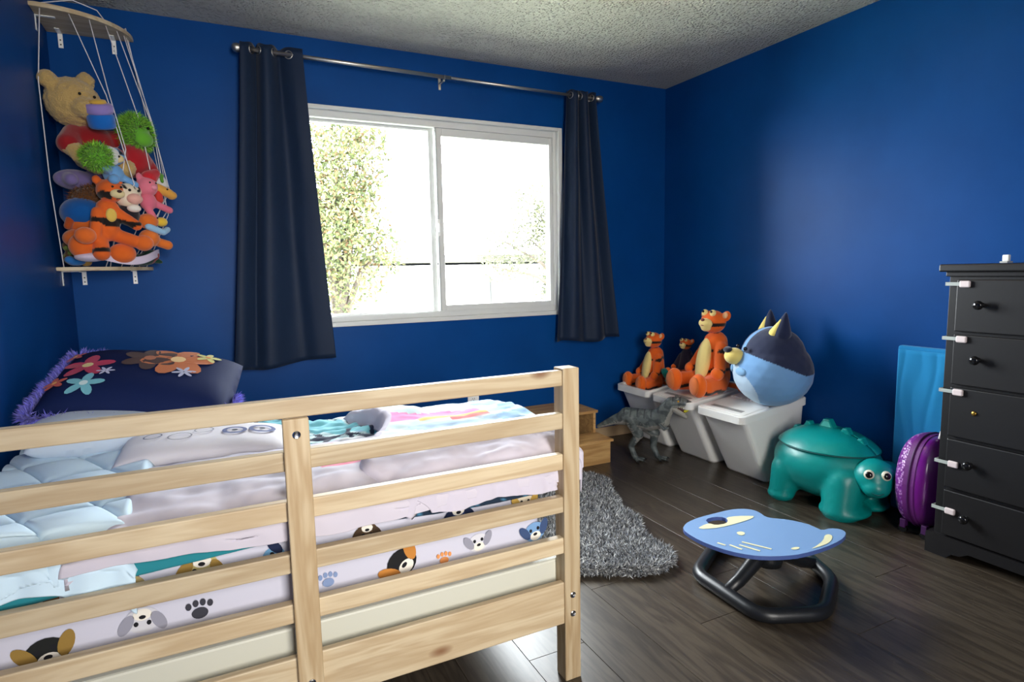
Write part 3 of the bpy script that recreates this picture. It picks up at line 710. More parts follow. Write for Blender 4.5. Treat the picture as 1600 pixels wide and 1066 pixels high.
cord([arc(.95,2.31),arc(1.0,1.95,1.08),arc(1.0,1.5,1.25),arc(.88,1.24)])
cord([arc(.07,2.321),arc(.3,2.36,.95),arc(.5,2.352,.94),arc(.57,2.321)],.0022); cord([arc(.82,2.321),arc(.9,2.345,.94),arc(.95,2.321)])
# ---- soft toys (plain, generic animals)
def eyeballs(root,pts,r_=.006,col=(14,14,16)):
    for p,n_ in pts:
        bm=bmesh.new(); bmesh.ops.create_uvsphere(bm,u_segments=10,v_segments=8,radius=r_)
        for v in bm.verts: v.co+=Vector(p)
        bmo('eye',bm,flat(col,.15,key='glossy_eye'),root,False,True)
def face_to(loc):  # rotation about z that turns local +X towards direction
    return loc
# bear with red shirt (local: facing +X)
b=empty('teddy_bear','curly tan teddy bear in a red shirt at the top of the toy net','soft toy',(-.445,3.275,1.71),R_(-50))
TANF=flat((196,164,104),.95,0,160,1.0,.006,.4,'curly_fur',.1)
Hb=Vector((.0,-.06,.235))
blob('head',[ell(Hb,(.100,.105,.104)),ell(Hb+Vector((.085,.0,-.035)),(.055,.058,.045)),ell(Hb+Vector((0,-.095,.075)),.036),ell(Hb+Vector((.0,.06,.105)),.036)],TANF,b,.007,3,None,.006,70)
o=blob('nose',[ell(Hb+Vector((.138,0,-.02)),(.012,.016,.012))],flat((74,48,34),.6,key='nose_felt'),b,.004,1)
eyeballs(b,[(Hb+Vector((.098,-.030,.018)),0),(Hb+Vector((.098,.030,.018)),0)],.006)
blob('shirt',[ell((0,0,.075),(.085,.10,.08)),cap((0,-.07,.10),(.04,-.12,.05),.045),cap((0,.06,.10),(.05,.10,.10),.045)],plush((150,28,34)),b,.007,3)
blob('arm',[cap((.04,-.12,.045),(.085,-.105,.0),.036,.034)],TANF,b,.007,2,None,.004,80)
blob('arm',[cap((.05,.11,.10),(.10,.13,.07),.036,.034)],TANF,b,.007,2,None,.004,80)
blob('leg',[cap((.03,-.05,0),(.12,-.06,-.03),.045,.045)],TANF,b,.007,2,None,.004,80)
blob('leg',[cap((.03,.05,0),(.12,.06,-.03),.045,.045)],TANF,b,.007,2,None,.004,80)
# striped pot
p_=empty('plush_pot','small plush pot striped blue and lilac with a yellow top, beside the bear','soft toy',(-.385,3.18,1.835),0)
for z0,z1,r_,c,nm in ((0,.06,.052,(24,104,190),'pot_body'),(.058,.10,.054,(150,130,196),'pot_rim'),(.095,.115,.034,(214,170,70),'pot_top')):
    bm=bmesh.new(); lathe(bm,[(0,z0),(r_*.85,z0),(r_,z0+.01),(r_*1.0,z1-.008),(r_*.9,z1),(0,z1+.004)],24,Euler((R_(20),R_(-4),0)).to_matrix().to_4x4()); bmo(nm,bm,plush(c),p_,False,True)
# green shaggy
g=empty('green_shaggy_toy','shaggy green soft toy in a red coat with white cuffs','soft toy',(-.29,3.27,1.66),R_(-45))
GR=[(126,196,44),(104,178,36),(148,210,70)]
hd=blob('head',[ell((.0,.02,.185),(.06,.058,.075)),ell((.045,.02,.155),(.035,.045,.036))],plush((104,176,50)),g,.007,3)
strands('shaggy_fur',[(p,n_) for p,n_ in roots_on(hd.data,2600,filt=lambda c,n_:c.x<.05 or c.z>.2)],.03,.003,VFUR,g,GR,.5,False)
eyeballs(g,[((.058,.0,.205),0),((.058,.04,.205),0)],.006)
blob('coat',[ell((-.01,0,.06),(.07,.085,.075)),cap((0,-.06,.07),(.05,-.16,.05),.04,.036),cap((0,.06,.06),(.03,.09,-.02),.034,.03)],plush((168,28,38)),g,.007,3)
blob('cuff',[cap((.05,-.16,.05),(.055,-.185,.045),.044,.042)],plush((226,224,222)),g,.007,2); blob('cuff',[cap((.03,.09,-.02),(.032,.10,-.035),.035,.034)],plush((226,224,222)),g,.006,2)
hn=blob('hand',[ell((.065,-.225,.035),(.045,.05,.045))],plush((104,176,50)),g,.007,2)
strands('shaggy_fur',roots_on(hn.data,1300),.026,.003,VFUR,g,GR,.5,False)
# light blue puppy
d=empty('blue_puppy_toy','small light blue puppy soft toy with navy patches in the middle of the net','soft toy',(-.36,3.16,1.61),R_(-60))
BL=(110,162,214)
blob('body',[ell((0,0,.03),(.035,.042,.045)),cap((.02,-.03,.04),(.06,-.055,.05),.018,.02),cap((.01,.03,.02),(.03,.07,-.01),.016,.016),cap((.02,-.02,0),(.07,-.03,.0),.018,.022)],plush(BL),d,.005,3)
blob('head',[ell((.01,0,.105),(.038,.046,.038))],VPLUSH,d,.005,3,lambda c,n_:(30,40,84) if (c.z>.108 and abs(c.y)>.012) else BL)
blob('ear',[cap((.0,-.034,.135),(0,-.042,.165),.012,.004)],plush((30,40,84)),d,.004,2); blob('ear',[cap((.0,.034,.135),(0,.042,.165),.012,.004)],plush((30,40,84)),d,.004,2)
blob('muzzle',[ell((.046,0,.092),(.017,.028,.019))],plush((226,206,150)),d,.004,2); eyeballs(d,[((.046,-.016,.116),0),((.046,.016,.116),0),((.063,0,.098),0)],.005)
# lilac toy
l=empty('lilac_toy','soft grey lilac toy tucked under the bear in the net','soft toy',(-.51,3.24,1.59),R_(-45))
blob('body',[ell((0,0,.03),(.06,.09,.045)),cap((.02,.06,.05),(.06,.11,.08),.03,.028),cap((.02,-.05,.03),(.07,-.07,.02),.028,.026)],plush((122,108,160)),l,.007,3)
blob('foot_pad',[ell((.082,.11,.088),(.008,.02,.02))],plush((70,52,110)),l,.005,1)
# brown shaggy
k_=empty('brown_furry_toy','dark brown furry toy in the middle of the toy net','soft toy',(-.43,3.27,1.49),R_(-45))
o=blob('body',[ell((.01,.0,.05),(.075,.13,.06)),ell((.05,.06,.03),(.05,.055,.055))],plush((98,60,30)),k_,.008,3)
strands('fur',roots_on(o.data,2600),.022,.003,VFUR,k_,[(110,66,30),(88,52,24),(132,84,44)],.5,False)
# blue ball cushion
tag(blob('blue_ball_cushion',[ell((0,0,0),(.085,.085,.07))],plush((12,86,160)),None,.009,2),'round bright blue cushion low at the left in the toy net','soft toy'); bpy.data.objects['blue_ball_cushion'].location=(-.49,3.20,1.475)
# orange toys
OR=(224,100,34)
def stripes(c,n_,base=OR,col=(26,18,16),s=55,th=.78,axis=2,yl=.25):
    q_=c[axis]*s+1.3*MN.noise(Vector(c)*14); 
    return col if (math.sin(q_)>th and abs(n_.y)>yl) else base
b=empty('orange_dog_toy','orange soft dog with a big black nose low in the net','soft toy',(-.49,3.19,1.345),R_(-45))
blob('head',[ell((0,0,.08),(.055,.06,.05)),ell((.045,.01,.085),(.03,.036,.03))],plush((206,100,40)),b,.006,3); blob('nose',[ell((.072,.012,.09),(.013,.022,.018))],flat((20,16,16),.6,key='nose_black'),b,.004,1)
blob('body',[ell((0,-.02,.02),(.055,.07,.045))],plush((206,100,40)),b,.006,3); blob('ear',[cap((.0,-.05,.11),(.01,-.075,.07),.018,.016)],plush((170,74,30)),b,.005,2)
b=empty('orange_striped_cat','orange striped cat soft toy hanging down the front of the net','soft toy',(-.40,3.13,1.40),R_(-62))
blob('body',[cap((0,0,.0),(0,.01,.09),.05,.045),cap((.02,-.035,.07),(.035,-.06,-.03),.026,.022),cap((.02,.04,.07),(.05,.10,.02),.026,.022),cap((.0,-.03,-.02),(.045,-.045,-.10),.03,.034),cap((.0,.03,-.02),(.05,.09,-.05),.03,.028)],VPLUSH,b,.006,3,lambda c,n_:stripes(c,n_,yl=.0,th=.82))
blob('head',[ell((.015,.02,.165),(.055,.052,.05)),ell((.0,-.022,.21),(.014,.018,.02)),ell((.0,.062,.205),(.014,.018,.02))],VPLUSH,b,.006,3,lambda c,n_:stripes(c,n_,yl=.2))
blob('muzzle',[ell((.062,.03,.15),(.022,.03,.02))],plush((232,214,160)),b,.005,2); blob('nose',[ell((.084,.03,.158),(.007,.01,.007))],flat((60,30,30),.6,key='nose_brown'),b,.003,1)
eyeballs(b,[((.066,.012,.178),0),((.066,.045,.178),0)],.005); blob('belly_patch',[ell((.046,.005,.06),(.010,.022,.03))],plush((226,190,90)),b,.004,1)
for dx,nm in ((.0,'foot'),(1,'foot')):
    blob(nm,[ell((.055,.10+.02,-.055) if dx else (.05,-.10,-.03),(.036,.04,.036))],plush((228,108,40)),b,.006,2)
b=empty('cream_faced_toy','cream faced striped kitten soft toy beside the striped cat','soft toy',(-.315,3.16,1.44),R_(-50))
blob('head',[ell((.0,0,.11),(.05,.052,.055)),ell((0,.05,.14),(.014,.02,.02)),ell((0,-.05,.14),(.014,.02,.02))],VPLUSH,b,.006,3,lambda c,n_:(26,18,16) if (c.z>.135 and math.sin(c.y*170)>.6) else (238,222,196))
blob('muzzle',[ell((.045,0,.095),(.024,.034,.024))],plush((236,176,160)),b,.005,2); blob('body',[ell((-.01,0,.03),(.04,.05,.05))],plush((34,30,38)),b,.006,2)
eyeballs(b,[((.046,-.02,.13),0),((.046,.02,.13),0)],.006); blob('chin',[ell((.035,0,.055),(.022,.03,.018))],plush((240,232,220)),b,.005,2)
b=empty('pink_pig_toy','small pink piglet soft toy at the right side of the net','soft toy',(-.245,3.22,1.50),R_(-45))
blob('head',[ell((.0,.0,.10),(.045,.045,.045)),ell((-.005,-.03,.14),(.01,.015,.02))],plush((226,120,140)),b,.005,3); blob('body',[ell((0,0,.035),(.034,.036,.042)),cap((.01,.02,.03),(.04,.075,.0),.016,.016),cap((.01,-.01,.0),(.03,0,-.04),.016,.014)],plush((220,110,134)),b,.005,3)
blob('snout',[ell((.044,0,.095),(.01,.015,.011))],plush((238,150,166)),b,.004,1); eyeballs(b,[((.04,-.015,.115),0),((.04,.015,.115),0)],.004)
blob('hat',[cap((.0,.015,.14),(.0,.05,.165),.034,.022)],plush((196,36,48)),b,.005,2); blob('leaf_tuft',[cap((.0,.06,.165),(.0,.085,.16),.014,.01),cap((.0,.08,.16),(0,.085,.135),.008,.008)],plush((90,150,50)),b,.004,1)
b=empty('yellow_giraffe_toy','little yellow and red soft toy at the far right of the net','soft toy',(-.19,3.27,1.55),R_(-45))
blob('head',[cap((0,-.02,.05),(.02,.02,.03),.022,.022),ell((.02,.035,.022),(.024,.022,.02))],plush((222,160,70)),b,.005,2); blob('body',[cap((0,-.02,.04),(-.01,-.01,.0),.018,.02)],plush((206,60,50)),b,.005,2); eyeballs(b,[((.035,.0,.045),0)],.004)
b=empty('orange_duck_toy','orange and yellow duck soft toy with pale blue legs, low right in net','soft toy',(-.25,3.20,1.36),R_(-40))
blob('head',[ell((.0,.0,.085),(.04,.045,.035))],plush((222,110,40)),b,.005,2); blob('bill',[ell((.02,.055,.085),(.022,.03,.022))],plush((232,190,60)),b,.005,2)
blob('body',[ell((0,0,.01),(.04,.045,.04)),cap((0,.02,0),(.03,.07,-.02),.02,.022)],plush((226,116,44)),b,.005,2); blob('leg',[cap((.02,-.02,.06),(.05,.03,.035),.016,.014),cap((.05,.03,.035),(.045,.06,.05),.014,.014)],plush((150,190,222)),b,.005,2); eyeballs(b,[((.034,.02,.10),0)],.004)
b=empty('orange_round_foot_toy','plump orange soft toy with round feet resting in a white sling','soft toy',(-.45,3.12,1.30),R_(-60))
blob('body',[ell((0,-.04,.03),(.05,.055,.055)),ell((.02,.10,.0),(.045,.055,.045))],plush((226,104,36)),b,.007,2); blob('ankle_band',[ell((.005,-.02,-.015),(.052,.06,.022))],plush((210,196,216)),b,.006,2)
def f(u,v):
    a=.12+.62*u; p=arc(a,1.27+.035*v+.02*math.cos(u*math.pi*2),1.22+.12*math.sin(u*math.pi)); return tuple(p)
tag(surf('white_sling',f,30,8,cloth((214,202,222)),None,None,.003),'white fabric sling band around the lowest toys in the net','sling')
b=empty('small_bird_toy','tiny blue bird soft toy on the bottom shelf of the net','soft toy',(-.53,3.19,1.245),R_(-45))
blob('body',[ell((0,0,.022),(.022,.04,.018)),ell((.005,-.03,.03),(.015,.022,.016))],plush((40,110,180)),b,.004,2); blob('beak',[ell((.01,.02,.048),(.012,.014,.012))],plush((230,110,40)),b,.004,1)
b=empty('patterned_toy','little green and brown patterned soft toy at the lower left of the net','soft toy',(-.545,3.24,1.245),R_(-45))
blob('body',[ell((0,0,.04),(.035,.045,.035)),ell((.01,-.02,.09),(.025,.03,.028))],VPLUSH,b,.006,2,lambda c,n_:(112,132,60) if MN.noise(c*60)>0 else (84,58,44)); blob('foot',[ell((.03,.03,.02),(.02,.024,.018))],plush((190,150,80)),b,.005,1)
b=empty('green_bag_toy','dark green and red soft toy at the lower right of the net','soft toy',(-.30,3.30,1.245),R_(-45))
blob('body',[ell((0,0,.03),(.05,.07,.028)),ell((.03,.03,.05),(.03,.04,.028))],VPLUSH,b,.006,2,lambda c,n_:(140,30,36) if c.y>.03 else (16,58,44)); blob('tip',[cap((.02,.06,.03),(.03,.08,.02),.016,.008)],plush((16,58,44)),b,.004,1)
# ================================================================== STEP STOOL
s=empty('step_stool','wooden two tier step stool against the back wall by the bed','step stool',(1.8,3.2,0))
SX0,SX1=1.50,2.125
PW=PINE_W
bm=bmesh.new(); bx(bm,(SX0,3.13,.283),(SX1+.008,Y1-.014,.300),.002); bmo('top_board',bm,PW,s)
bm=bmesh.new(); bx(bm,(SX0+.0,3.145,0),(SX0+.018,Y1-.014,.2825),.001); bmo('side_panel',bm,PW,s)
bm=bmesh.new(); bx(bm,(SX1-.018,3.145,0),(SX1,Y1-.014,.2825),.001); bmo('side_panel',bm,PW,s)
bm=bmesh.new(); bx(bm,(SX0+.018,3.44,.0),(SX1-.018,3.452,.2825),.001); bmo('back_panel',bm,flat((120,112,100),.7,key='grey_panel'),s)
bm=bmesh.new(); bx(bm,(SX0-.01,2.965,.137),(SX1+.010,3.16,.152),.002); bmo('step_board',bm,PW,s)
bm=bmesh.new(); bx(bm,(SX0,2.985,0),(SX1-.0,3.002,.1365),.001); bmo('riser',bm,PW,s)
bm=bmesh.new(); bx(bm,(SX1-.018,3.0025,0),(SX1,3.1445,.1365),.001); bmo('side_block',bm,PW,s)
# ================================================================== RUG
rug=empty('shaggy_rug','grey shaggy sheepskin shaped rug on the floor at the foot of bed','rug',(1.4,2.3,0))
RO=[(1.02,2.02),(1.12,1.93),(1.22,1.89),(1.32,1.83),(1.42,1.775),(1.50,1.765),(1.575,1.79),(1.615,1.86),(1.60,1.95),(1.625,2.06),(1.70,2.17),(1.695,2.30),(1.76,2.42),(1.80,2.55),(1.875,2.66),(1.85,2.78),(1.72,2.84),(1.5,2.86),(1.3,2.8),(1.2,2.66),(1.12,2.45),(1.0,2.3),(.96,2.12)]
def inside(x,y,P):
    c=False; n=len(P)
    for i in range(n):
        x1,y1=P[i]; x2,y2=P[i-1]
        if (y1>y)!=(y2>y) and x<(x2-x1)*(y-y1)/(y2-y1)+x1: c=not c
    return c
bm=bmesh.new(); prism(bm,[(1.4+(x-1.4)*.985,2.3+(y-2.3)*.985) for x,y in RO],.001,.030,None,0); bmesh.ops.triangulate(bm,faces=bm.faces[:]); bmo('backing',bm,flat((52,52,54),.95,key='rug_back'),rug)
rts=[]
while len(rts)<42000:
    x,y=random.uniform(.94,1.9),random.uniform(1.74,2.88)
    if inside(x,y,RO): rts.append(((x,y,.029),(.5*nz(x*9,y*9),.5*nz(x*9+9,y*9)-.1,1)))
n=len(RO)
for i in range(n):
    a,b=Vector(RO[i]),Vector(RO[(i+1)%n]); L=(b-a).length; nn=Vector(((b-a).y,-(b-a).x)).normalized()
    for k in range(int(L*3800)):
        p=a.lerp(b,random.random()); rts.append(((p.x-nn.x*.004,p.y-nn.y*.004,random.uniform(.006,.030)),(nn.x*.8,nn.y*.8,random.uniform(.0,.8))))
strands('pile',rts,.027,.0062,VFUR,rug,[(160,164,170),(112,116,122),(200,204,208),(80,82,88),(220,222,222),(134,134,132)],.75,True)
# ================================================================== STORAGE BINS
def bin_(yc,label,lid,xo=0):
    b=empty('storage_bin',label,'storage bin',(2.70,yc,0),0,'tapered white storage bins along the right wall')
    XF,XB=2.425+xo,2.93; w_=.172
    def loft(bm,rings):
        R=[[bm.verts.new(p) for p in r_] for r_ in rings]
        for A,B in zip(R,R[1:]):
            for k in range(len(A)): bm.faces.new((A[k],A[(k+1)%len(A)],B[(k+1)%len(B)],B[k]))
        return R
    def rr(x0,x1,y0,y1,z0,z1,r_=.03,sg=5):
        out=[]
        for (cx,cy,a0) in ((x1-r_,y1-r_,0),(x0+r_,y1-r_,90),(x0+r_,y0+r_,180),(x1-r_,y0+r_,270)):
            for k in range(sg+1):
                a=R_(a0+90*k/sg); xx=cx+r_*math.cos(a); t_=(xx-x0)/(x1-x0); out.append((xx,cy+r_*math.sin(a),z0+(z1-z0)*t_))
        return out
    bm=bmesh.new(); zt0,zt1=.372,.43
    Rg=loft(bm,[rr(2.655,2.90,yc-.138,yc+.138,.0,.0,.02),rr(2.64,2.905,yc-.148,yc+.148,.012,.012,.03),rr(XF+.03,XB-.01,yc-w_+.012,yc+w_-.012,zt0,zt1),rr(XF+.034,XB-.014,yc-w_+.016,yc+w_-.016,zt0,zt1),rr(2.647,2.900,yc-.142,yc+.142,.018,.018,.03)])
    bm.faces.new(Rg[0][::-1]); bm.faces.new(Rg[-1]); body=bmo('tub',bm,PLASTIC_W,b,smooth=False)
    me=body.data
    bm=bmesh.new(); Rg=loft(bm,[rr(XF,XB,yc-w_,yc+w_,.360,.418,.035),rr(XF,XB,yc-w_,yc+w_,.398,.456,.035),rr(XF+.008,XB-.006,yc-w_+.008,yc+w_-.008,.402,.460,.03),rr(XF+.028,XB-.02,yc-w_+.026,yc+w_-.026,.402,.460,.03),rr(XF+.028,XB-.02,yc-w_+.026,yc+w_-.026,.380,.440,.03)])
    bm.faces.new([Rg[0][k] for k in range(len(Rg[0]))][::-1]) if False else None
    bmo('rim',bm,PLASTIC_W,b)
    if lid:
        bm=bmesh.new(); Rg=loft(bm,[rr(XF+.026,2.66,yc-w_+.024,yc+w_-.024,.393,.425,.02),rr(XF+.026,2.66,yc-w_+.024,yc+w_-.024,.404,.4305,.02),rr(XF+.034,2.655,yc-w_+.032,yc+w_-.032,.408,.434,.015)])
        bm.faces.new(Rg[0][::-1]); bm.faces.new(Rg[-1]); fl=bmo('lid_flap',bm,PLASTIC_W,b)
        bm=bmesh.new(); bx(bm,(XF+.055,yc-w_+.06,.4115),(XF+.085,yc+w_-.06,.4135),.001,rot=Euler((0,R_(-6.5),0)).to_matrix()); bmo('grip_slot',bm,flat((150,150,148),.5,key='shaded_plastic'),fl)
        bm=bmesh.new(); Rg=loft(bm,[rr(2.672,XB-.018,yc-w_+.024,yc+w_-.024,.425,.452,.02),rr(2.672,XB-.018,yc-w_+.024,yc+w_-.024,.436,.463,.02),rr(2.676,XB-.022,yc-w_+.030,yc+w_-.030,.438,.465,.02)])
        bm.faces.new(Rg[0][::-1]); bm.faces.new(Rg[-1]); bmo('lid_back',bm,PLASTIC_W,b)
        for k in range(12):
            y=yc-w_+.045+k*(2*w_-.09)/11
            bm=bmesh.new(); tube(bm,[(2.666,y-.009,.436),(2.666,y+.009,.436)],.0065,8); bmo('hinge_knuckle',bm,PLASTIC_W,fl)
    return b
bin_(2.405,'white tapered lidded bin under the round blue toy, nearest of the three',True)
bin_(2.80,'white tapered lidded bin under the large orange toy, middle of the three',True)
bin_(3.20,'open white tapered bin in the corner holding small orange toys',False,.02)
# ================================================================== TOYS ON THE BINS
CR=(240,216,140)
def tiger(loc,rz,s,label,look,nm='orange_striped_toy',dark=(30,22,20),jacket=None):
    b=empty(nm,label,'soft toy',loc,rz); b.scale=(s*1.0,s*1.0,s)
    st=lambda c,n_:stripes(c,n_,(228,98,26),dark,62,.80,2,.30)
    # torso with arms, seated with legs forward; local +X is forward
    vx=.0075
    blob('body',[cap((0,0,.085),(-.01,0,.26),.088,.062),cap((.0,-.06,.24),(.045,-.105,.13),.032,.030),cap((.0,.06,.24),(.045,.110,.13),.032,.030),
        cap((.02,-.06,.055),(.13,-.10,.052),.056,.050),cap((.02,.06,.055),(.13,.105,.052),.056,.050)],VPLUSH if not jacket else VPLUSH,b,vx,3,st if not jacket else (lambda c,n_: jacket if c.z>.10 else (228,98,26)))
    if not jacket: blob('belly_patch',[ell((.064,0,.165),(.028,.050,.125),(0,R_(-10),0))],plush(CR),b,.006,2)
    for sg in (-1,1):
        f_=blob('foot',[ell((.165,sg*.105,.062),(.036,.052,.062))],plush((234,104,28)),b,.007,2)
        blob('sole',[ell((.191,sg*.105,.062),(.014,.038,.049))],plush((214,110,50)),f_,.005,1)
        blob('hand',[ell((.06,sg*.112,.115),(.034,.032,.034))],plush((234,104,28)),b,.006,2)
    h=Vector((.01,0,.35)); q_=Euler((0,R_(-14),R_(look))).to_matrix()
    T=lambda v: tuple(h+q_@Vector(v)); ro=(0,R_(-14),R_(look))
    hd=blob('head',[ell(T((0,0,.02)),(.058,.068,.060),ro),ell(T((-.01,-.068,.055)),(.016,.026,.028),ro),ell(T((-.01,.068,.055)),(.016,.026,.028),ro)],VPLUSH,b,.006,3,lambda c,n_:stripes(c,n_,(228,98,26),dark,75,.78,2,.35))
    blob('muzzle',[ell(T((.054,0,.002)),(.030,.040,.026),ro),ell(T((.046,0,-.022)),(.022,.028,.018),ro)],plush(CR),b,.006,2)
    blob('nose',[ell(T((.080,0,.014)),(.009,.014,.009),ro)],plush((120,62,58)),b,.005,1)
    blob('mouth',[ell(T((.076,0,-.012)),(.006,.014,.003),ro)],plush((170,60,80)),b,.004,1)
    for sg in (-1,1):
        blob('ear_lining',[ell(T((.004,sg*.070,.056)),(.008,.016,.018),ro)],plush((240,190,140)),b,.004,1)
        blob('eye_patch',[ell(T((.045,sg*.026,.058)),(.014,.018,.018),ro)],plush(CR),b,.004,1)
        bm=bmesh.new(); bmesh.ops.create_uvsphere(bm,u_segments=10,v_segments=8,radius=.0065)
        for v in bm.verts: v.co+=Vector(T((.058,sg*.026,.062)))
        bmo('eye',bm,flat((14,14,16),.15,key='glossy_eye'),b,False,True)
    t=empty  # tail
    bm=bmesh.new(); tube(bm,[(-.06,0,.04),(-.10,.03,.03),(-.10,.09,.03),(-.07,.13,.03)],.014,8); bmo('tail',bm,plush((228,98,26)),b,False,True)
    return b
tiger((2.66,2.68,.440),R_(180-8),1.15,'large orange striped soft toy sitting on the middle bin lid',12)
tiger((2.675,3.245,.368),R_(180-10),.90,'small orange soft toy sitting in the open corner bin',12)
tiger((2.80,3.07,.452),R_(180+10),.62,'smallest orange soft toy in a dark jacket behind the large one',0,jacket=(44,36,58))
bm=bmesh.new()
b=empty('teal_cloth_toy','crumpled teal and grey soft toy between two small orange toys','soft toy',(2.72,3.09,.40),0)
blob('body',[ell((0,0,.03),(.06,.05,.05)),cap((-.02,.02,.05),(-.06,.03,.10),.03,.025),ell((-.05,-.03,.02),(.04,.03,.03))],plush((20,120,110)),b,.007,3,None,.006,40)
blob('fold',[ell((.04,-.04,.05),(.05,.04,.035)),ell((-.04,-.06,.04),(.03,.03,.025))],plush((96,104,112)),b,.007,3,None,.006,40)
# the round blue toy
bl=empty('round_blue_toy','large egg shaped blue soft toy with navy top and pointed ears','soft toy',(2.68,2.27,.432),R_(180-30))
def ccol(c,n_):
    if c.z>.235+.45*max(c.x,-.1)*.9 and not(abs(c.y)<.020 and c.x>0) or (c.z>.30 and c.x>.0 and abs(c.y)>.02): return (34,42,70)
    if c.x>.06 and abs(c.y)<.135*(1-((c.z-.12)/.13)**2 if abs(c.z-.12)<.13 else 0): return (182,208,230)
    return (112,158,206)
blob('body',[ell((0,0,.19),(.205,.215,.19)),ell((0,0,.27),(.165,.175,.165))],VPLUSH,bl,.0055,8,ccol)
for sg in (-1,1):
    e=blob('ear',[cap((-.01,sg*.085,.40),(-.02,sg*.112,.510),.050,.009)],plush((32,40,68)),bl,.007,2)
    blob('ear_lining',[cap((.026,sg*.083,.405),(.002,sg*.106,.475),.028,.007)],plush((232,214,120)),e,.005,1)
    bm=bmesh.new(); bmesh.ops.create_uvsphere(bm,u_segments=12,v_segments=10,radius=.011)
    for v in bm.verts: v.co+=Vector((.166,sg*.062,.322))
    bmo('eye',bm,flat((14,14,16),.15,key='glossy_eye'),bl,False,True)
    blob('paw_patch',[ell((.190 if sg<0 else .190,sg*.07,.20),(.012,.042,.024),(0,0,R_(20*sg)))],plush((126,172,214)),bl,.005,1)
mz=blob('muzzle',[ell((.205,.0,.275),(.052,.054,.046))],plush((228,206,120)),bl,.006,2)
blob('nose',[ell((.238,0,.310),(.024,.034,.018))],plush((30,34,50)),mz,.005,1)
# ================================================================== T-REX
tr=empty('toy_dinosaur','grey plastic tyrannosaur toy standing in front of the white bins','toy dinosaur',(2.30,2.95,0),0)
def W(x,y,z): return (x-2.30,y-2.95,z)
def tcol(c,n_):
    k=MN.noise(c*34); b_=(96,104,104) if k>-.1 else (72,80,82)
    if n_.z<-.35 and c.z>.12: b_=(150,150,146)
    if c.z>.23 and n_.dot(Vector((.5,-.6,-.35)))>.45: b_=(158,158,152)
    if c.z>.27 and math.sin((c.x-c.y)*105)>.8 and n_.z>.3: b_=(54,60,64)
    return b_
pr=[cap(W(2.135,3.13,.195),W(2.20,3.05,.245),.012,.03),cap(W(2.20,3.05,.245),W(2.255,2.985,.27),.03,.052),
    cap(W(2.255,2.985,.275),W(2.33,2.87,.265),.058,.068),cap(W(2.33,2.87,.265),W(2.36,2.80,.285),.068,.060),cap(W(2.36,2.80,.29),W(2.370,2.76,.350),.058,.044),
    cap(W(2.370,2.76,.355),W(2.38,2.74,.385),.042,.036)]
# legs
pr+=[cap(W(2.255,2.945,.27),W(2.285,2.915,.17),.048,.032),cap(W(2.285,2.915,.17),W(2.262,2.96,.09),.028,.019),cap(W(2.262,2.96,.09),W(2.278,2.94,.022),.019,.017)]
pr+=[cap(W(2.31,2.99,.26),W(2.40,2.90,.17),.048,.032),cap(W(2.40,2.90,.17),W(2.395,2.91,.08),.028,.020),cap(W(2.395,2.91,.08),W(2.41,2.885,.022),.020,.017)]
for fx,fy in ((2.278,2.94),(2.41,2.885)):
    for a in (-88,-45,-2): pr.append(cap(W(fx,fy,.018),W(fx+.058*math.cos(R_(a-20)),fy+.058*math.sin(R_(a-20)),.009),.012,.008))
tb=blob('body',pr,VPLAST,tr,.0048,2,tcol,.0015,90)
hdir=Vector((.55,-.55,-.10)).normalized(); side=Vector((.7,.7,0)); H0=Vector(W(2.385,2.735,.392))
blob('head',[cap(H0,H0+hdir*.055+Vector((0,0,.014)),.038,.034),cap(H0+hdir*.055+Vector((0,0,.016)),H0+hdir*.115+Vector((0,0,.006)),.032,.022),ell(H0+side*.026+Vector((0,0,.040))+hdir*.03,(.012,.012,.009)),ell(H0-side*.026+Vector((0,0,.040))+hdir*.03,(.012,.012,.009))],VPLAST,tr,.0042,2,tcol,.001,90)
blob('jaw',[cap(H0+Vector((0,0,-.024)),H0+hdir*.085+Vector((0,0,-.070)),.026,.014)],VPLAST,tr,.004,2,lambda c,n_:(150,148,142))
blob('mouth_lining',[cap(H0+hdir*.03+Vector((0,0,-.012)),H0+hdir*.075+Vector((0,0,-.036)),.021,.012)],flat((70,26,28),.5,key='mouth_red'),tr,.004,1)
bm=bmesh.new()
for k in range(7):
    for sg in (-1,1):
        p=H0+hdir*(.050+.010*k)+side*sg*(.024-.0018*k)+Vector((0,0,-.008-.0006*k)); lathe(bm,[(.0036,0),(0,.012)],6,axM(p,(0,0,-1)))
        p=H0+hdir*(.035+.007*k)+side*sg*(.019-.0014*k)+Vector((0,0,-.026-.0042*k)); lathe(bm,[(.0024,0),(0,.008)],6,axM(p,(0,0,1)))
bmo('teeth',bm,flat((232,228,206),.4,key='tooth_ivory'),tr,False)
for sg in (-1,1):
    bm=bmesh.new(); bmesh.ops.create_uvsphere(bm,u_segments=10,v_segments=8,radius=.0055)
    for v in bm.verts: v.co+=H0+hdir*.042+side*sg*.032+Vector((0,0,.022))
    bmo('eye',bm,flat((220,160,40),.2,key='amber_eye'),tr,False,True)
    c0=Vector(W(2.355,2.80,.262))+side*sg*.045
    blob('arm',[cap(c0,c0+Vector((.02,-.02,-.03)),.013,.010),cap(c0+Vector((.02,-.02,-.03)),c0+Vector((.032,-.04,-.018)),.009,.007)],VPLAST,tr,.004,1,tcol)
bm=bmesh.new()
for fx,fy in ((2.278,2.94),(2.41,2.885)):
    for a in (-88,-45,-2):
        p=Vector(W(fx+.060*math.cos(R_(a-20)),fy+.060*math.sin(R_(a-20)),.010)); lathe(bm,[(.0075,0),(.0055,.008),(0,.020)],8,axM(p,(math.cos(R_(a-20)),math.sin(R_(a-20)),-.35)))
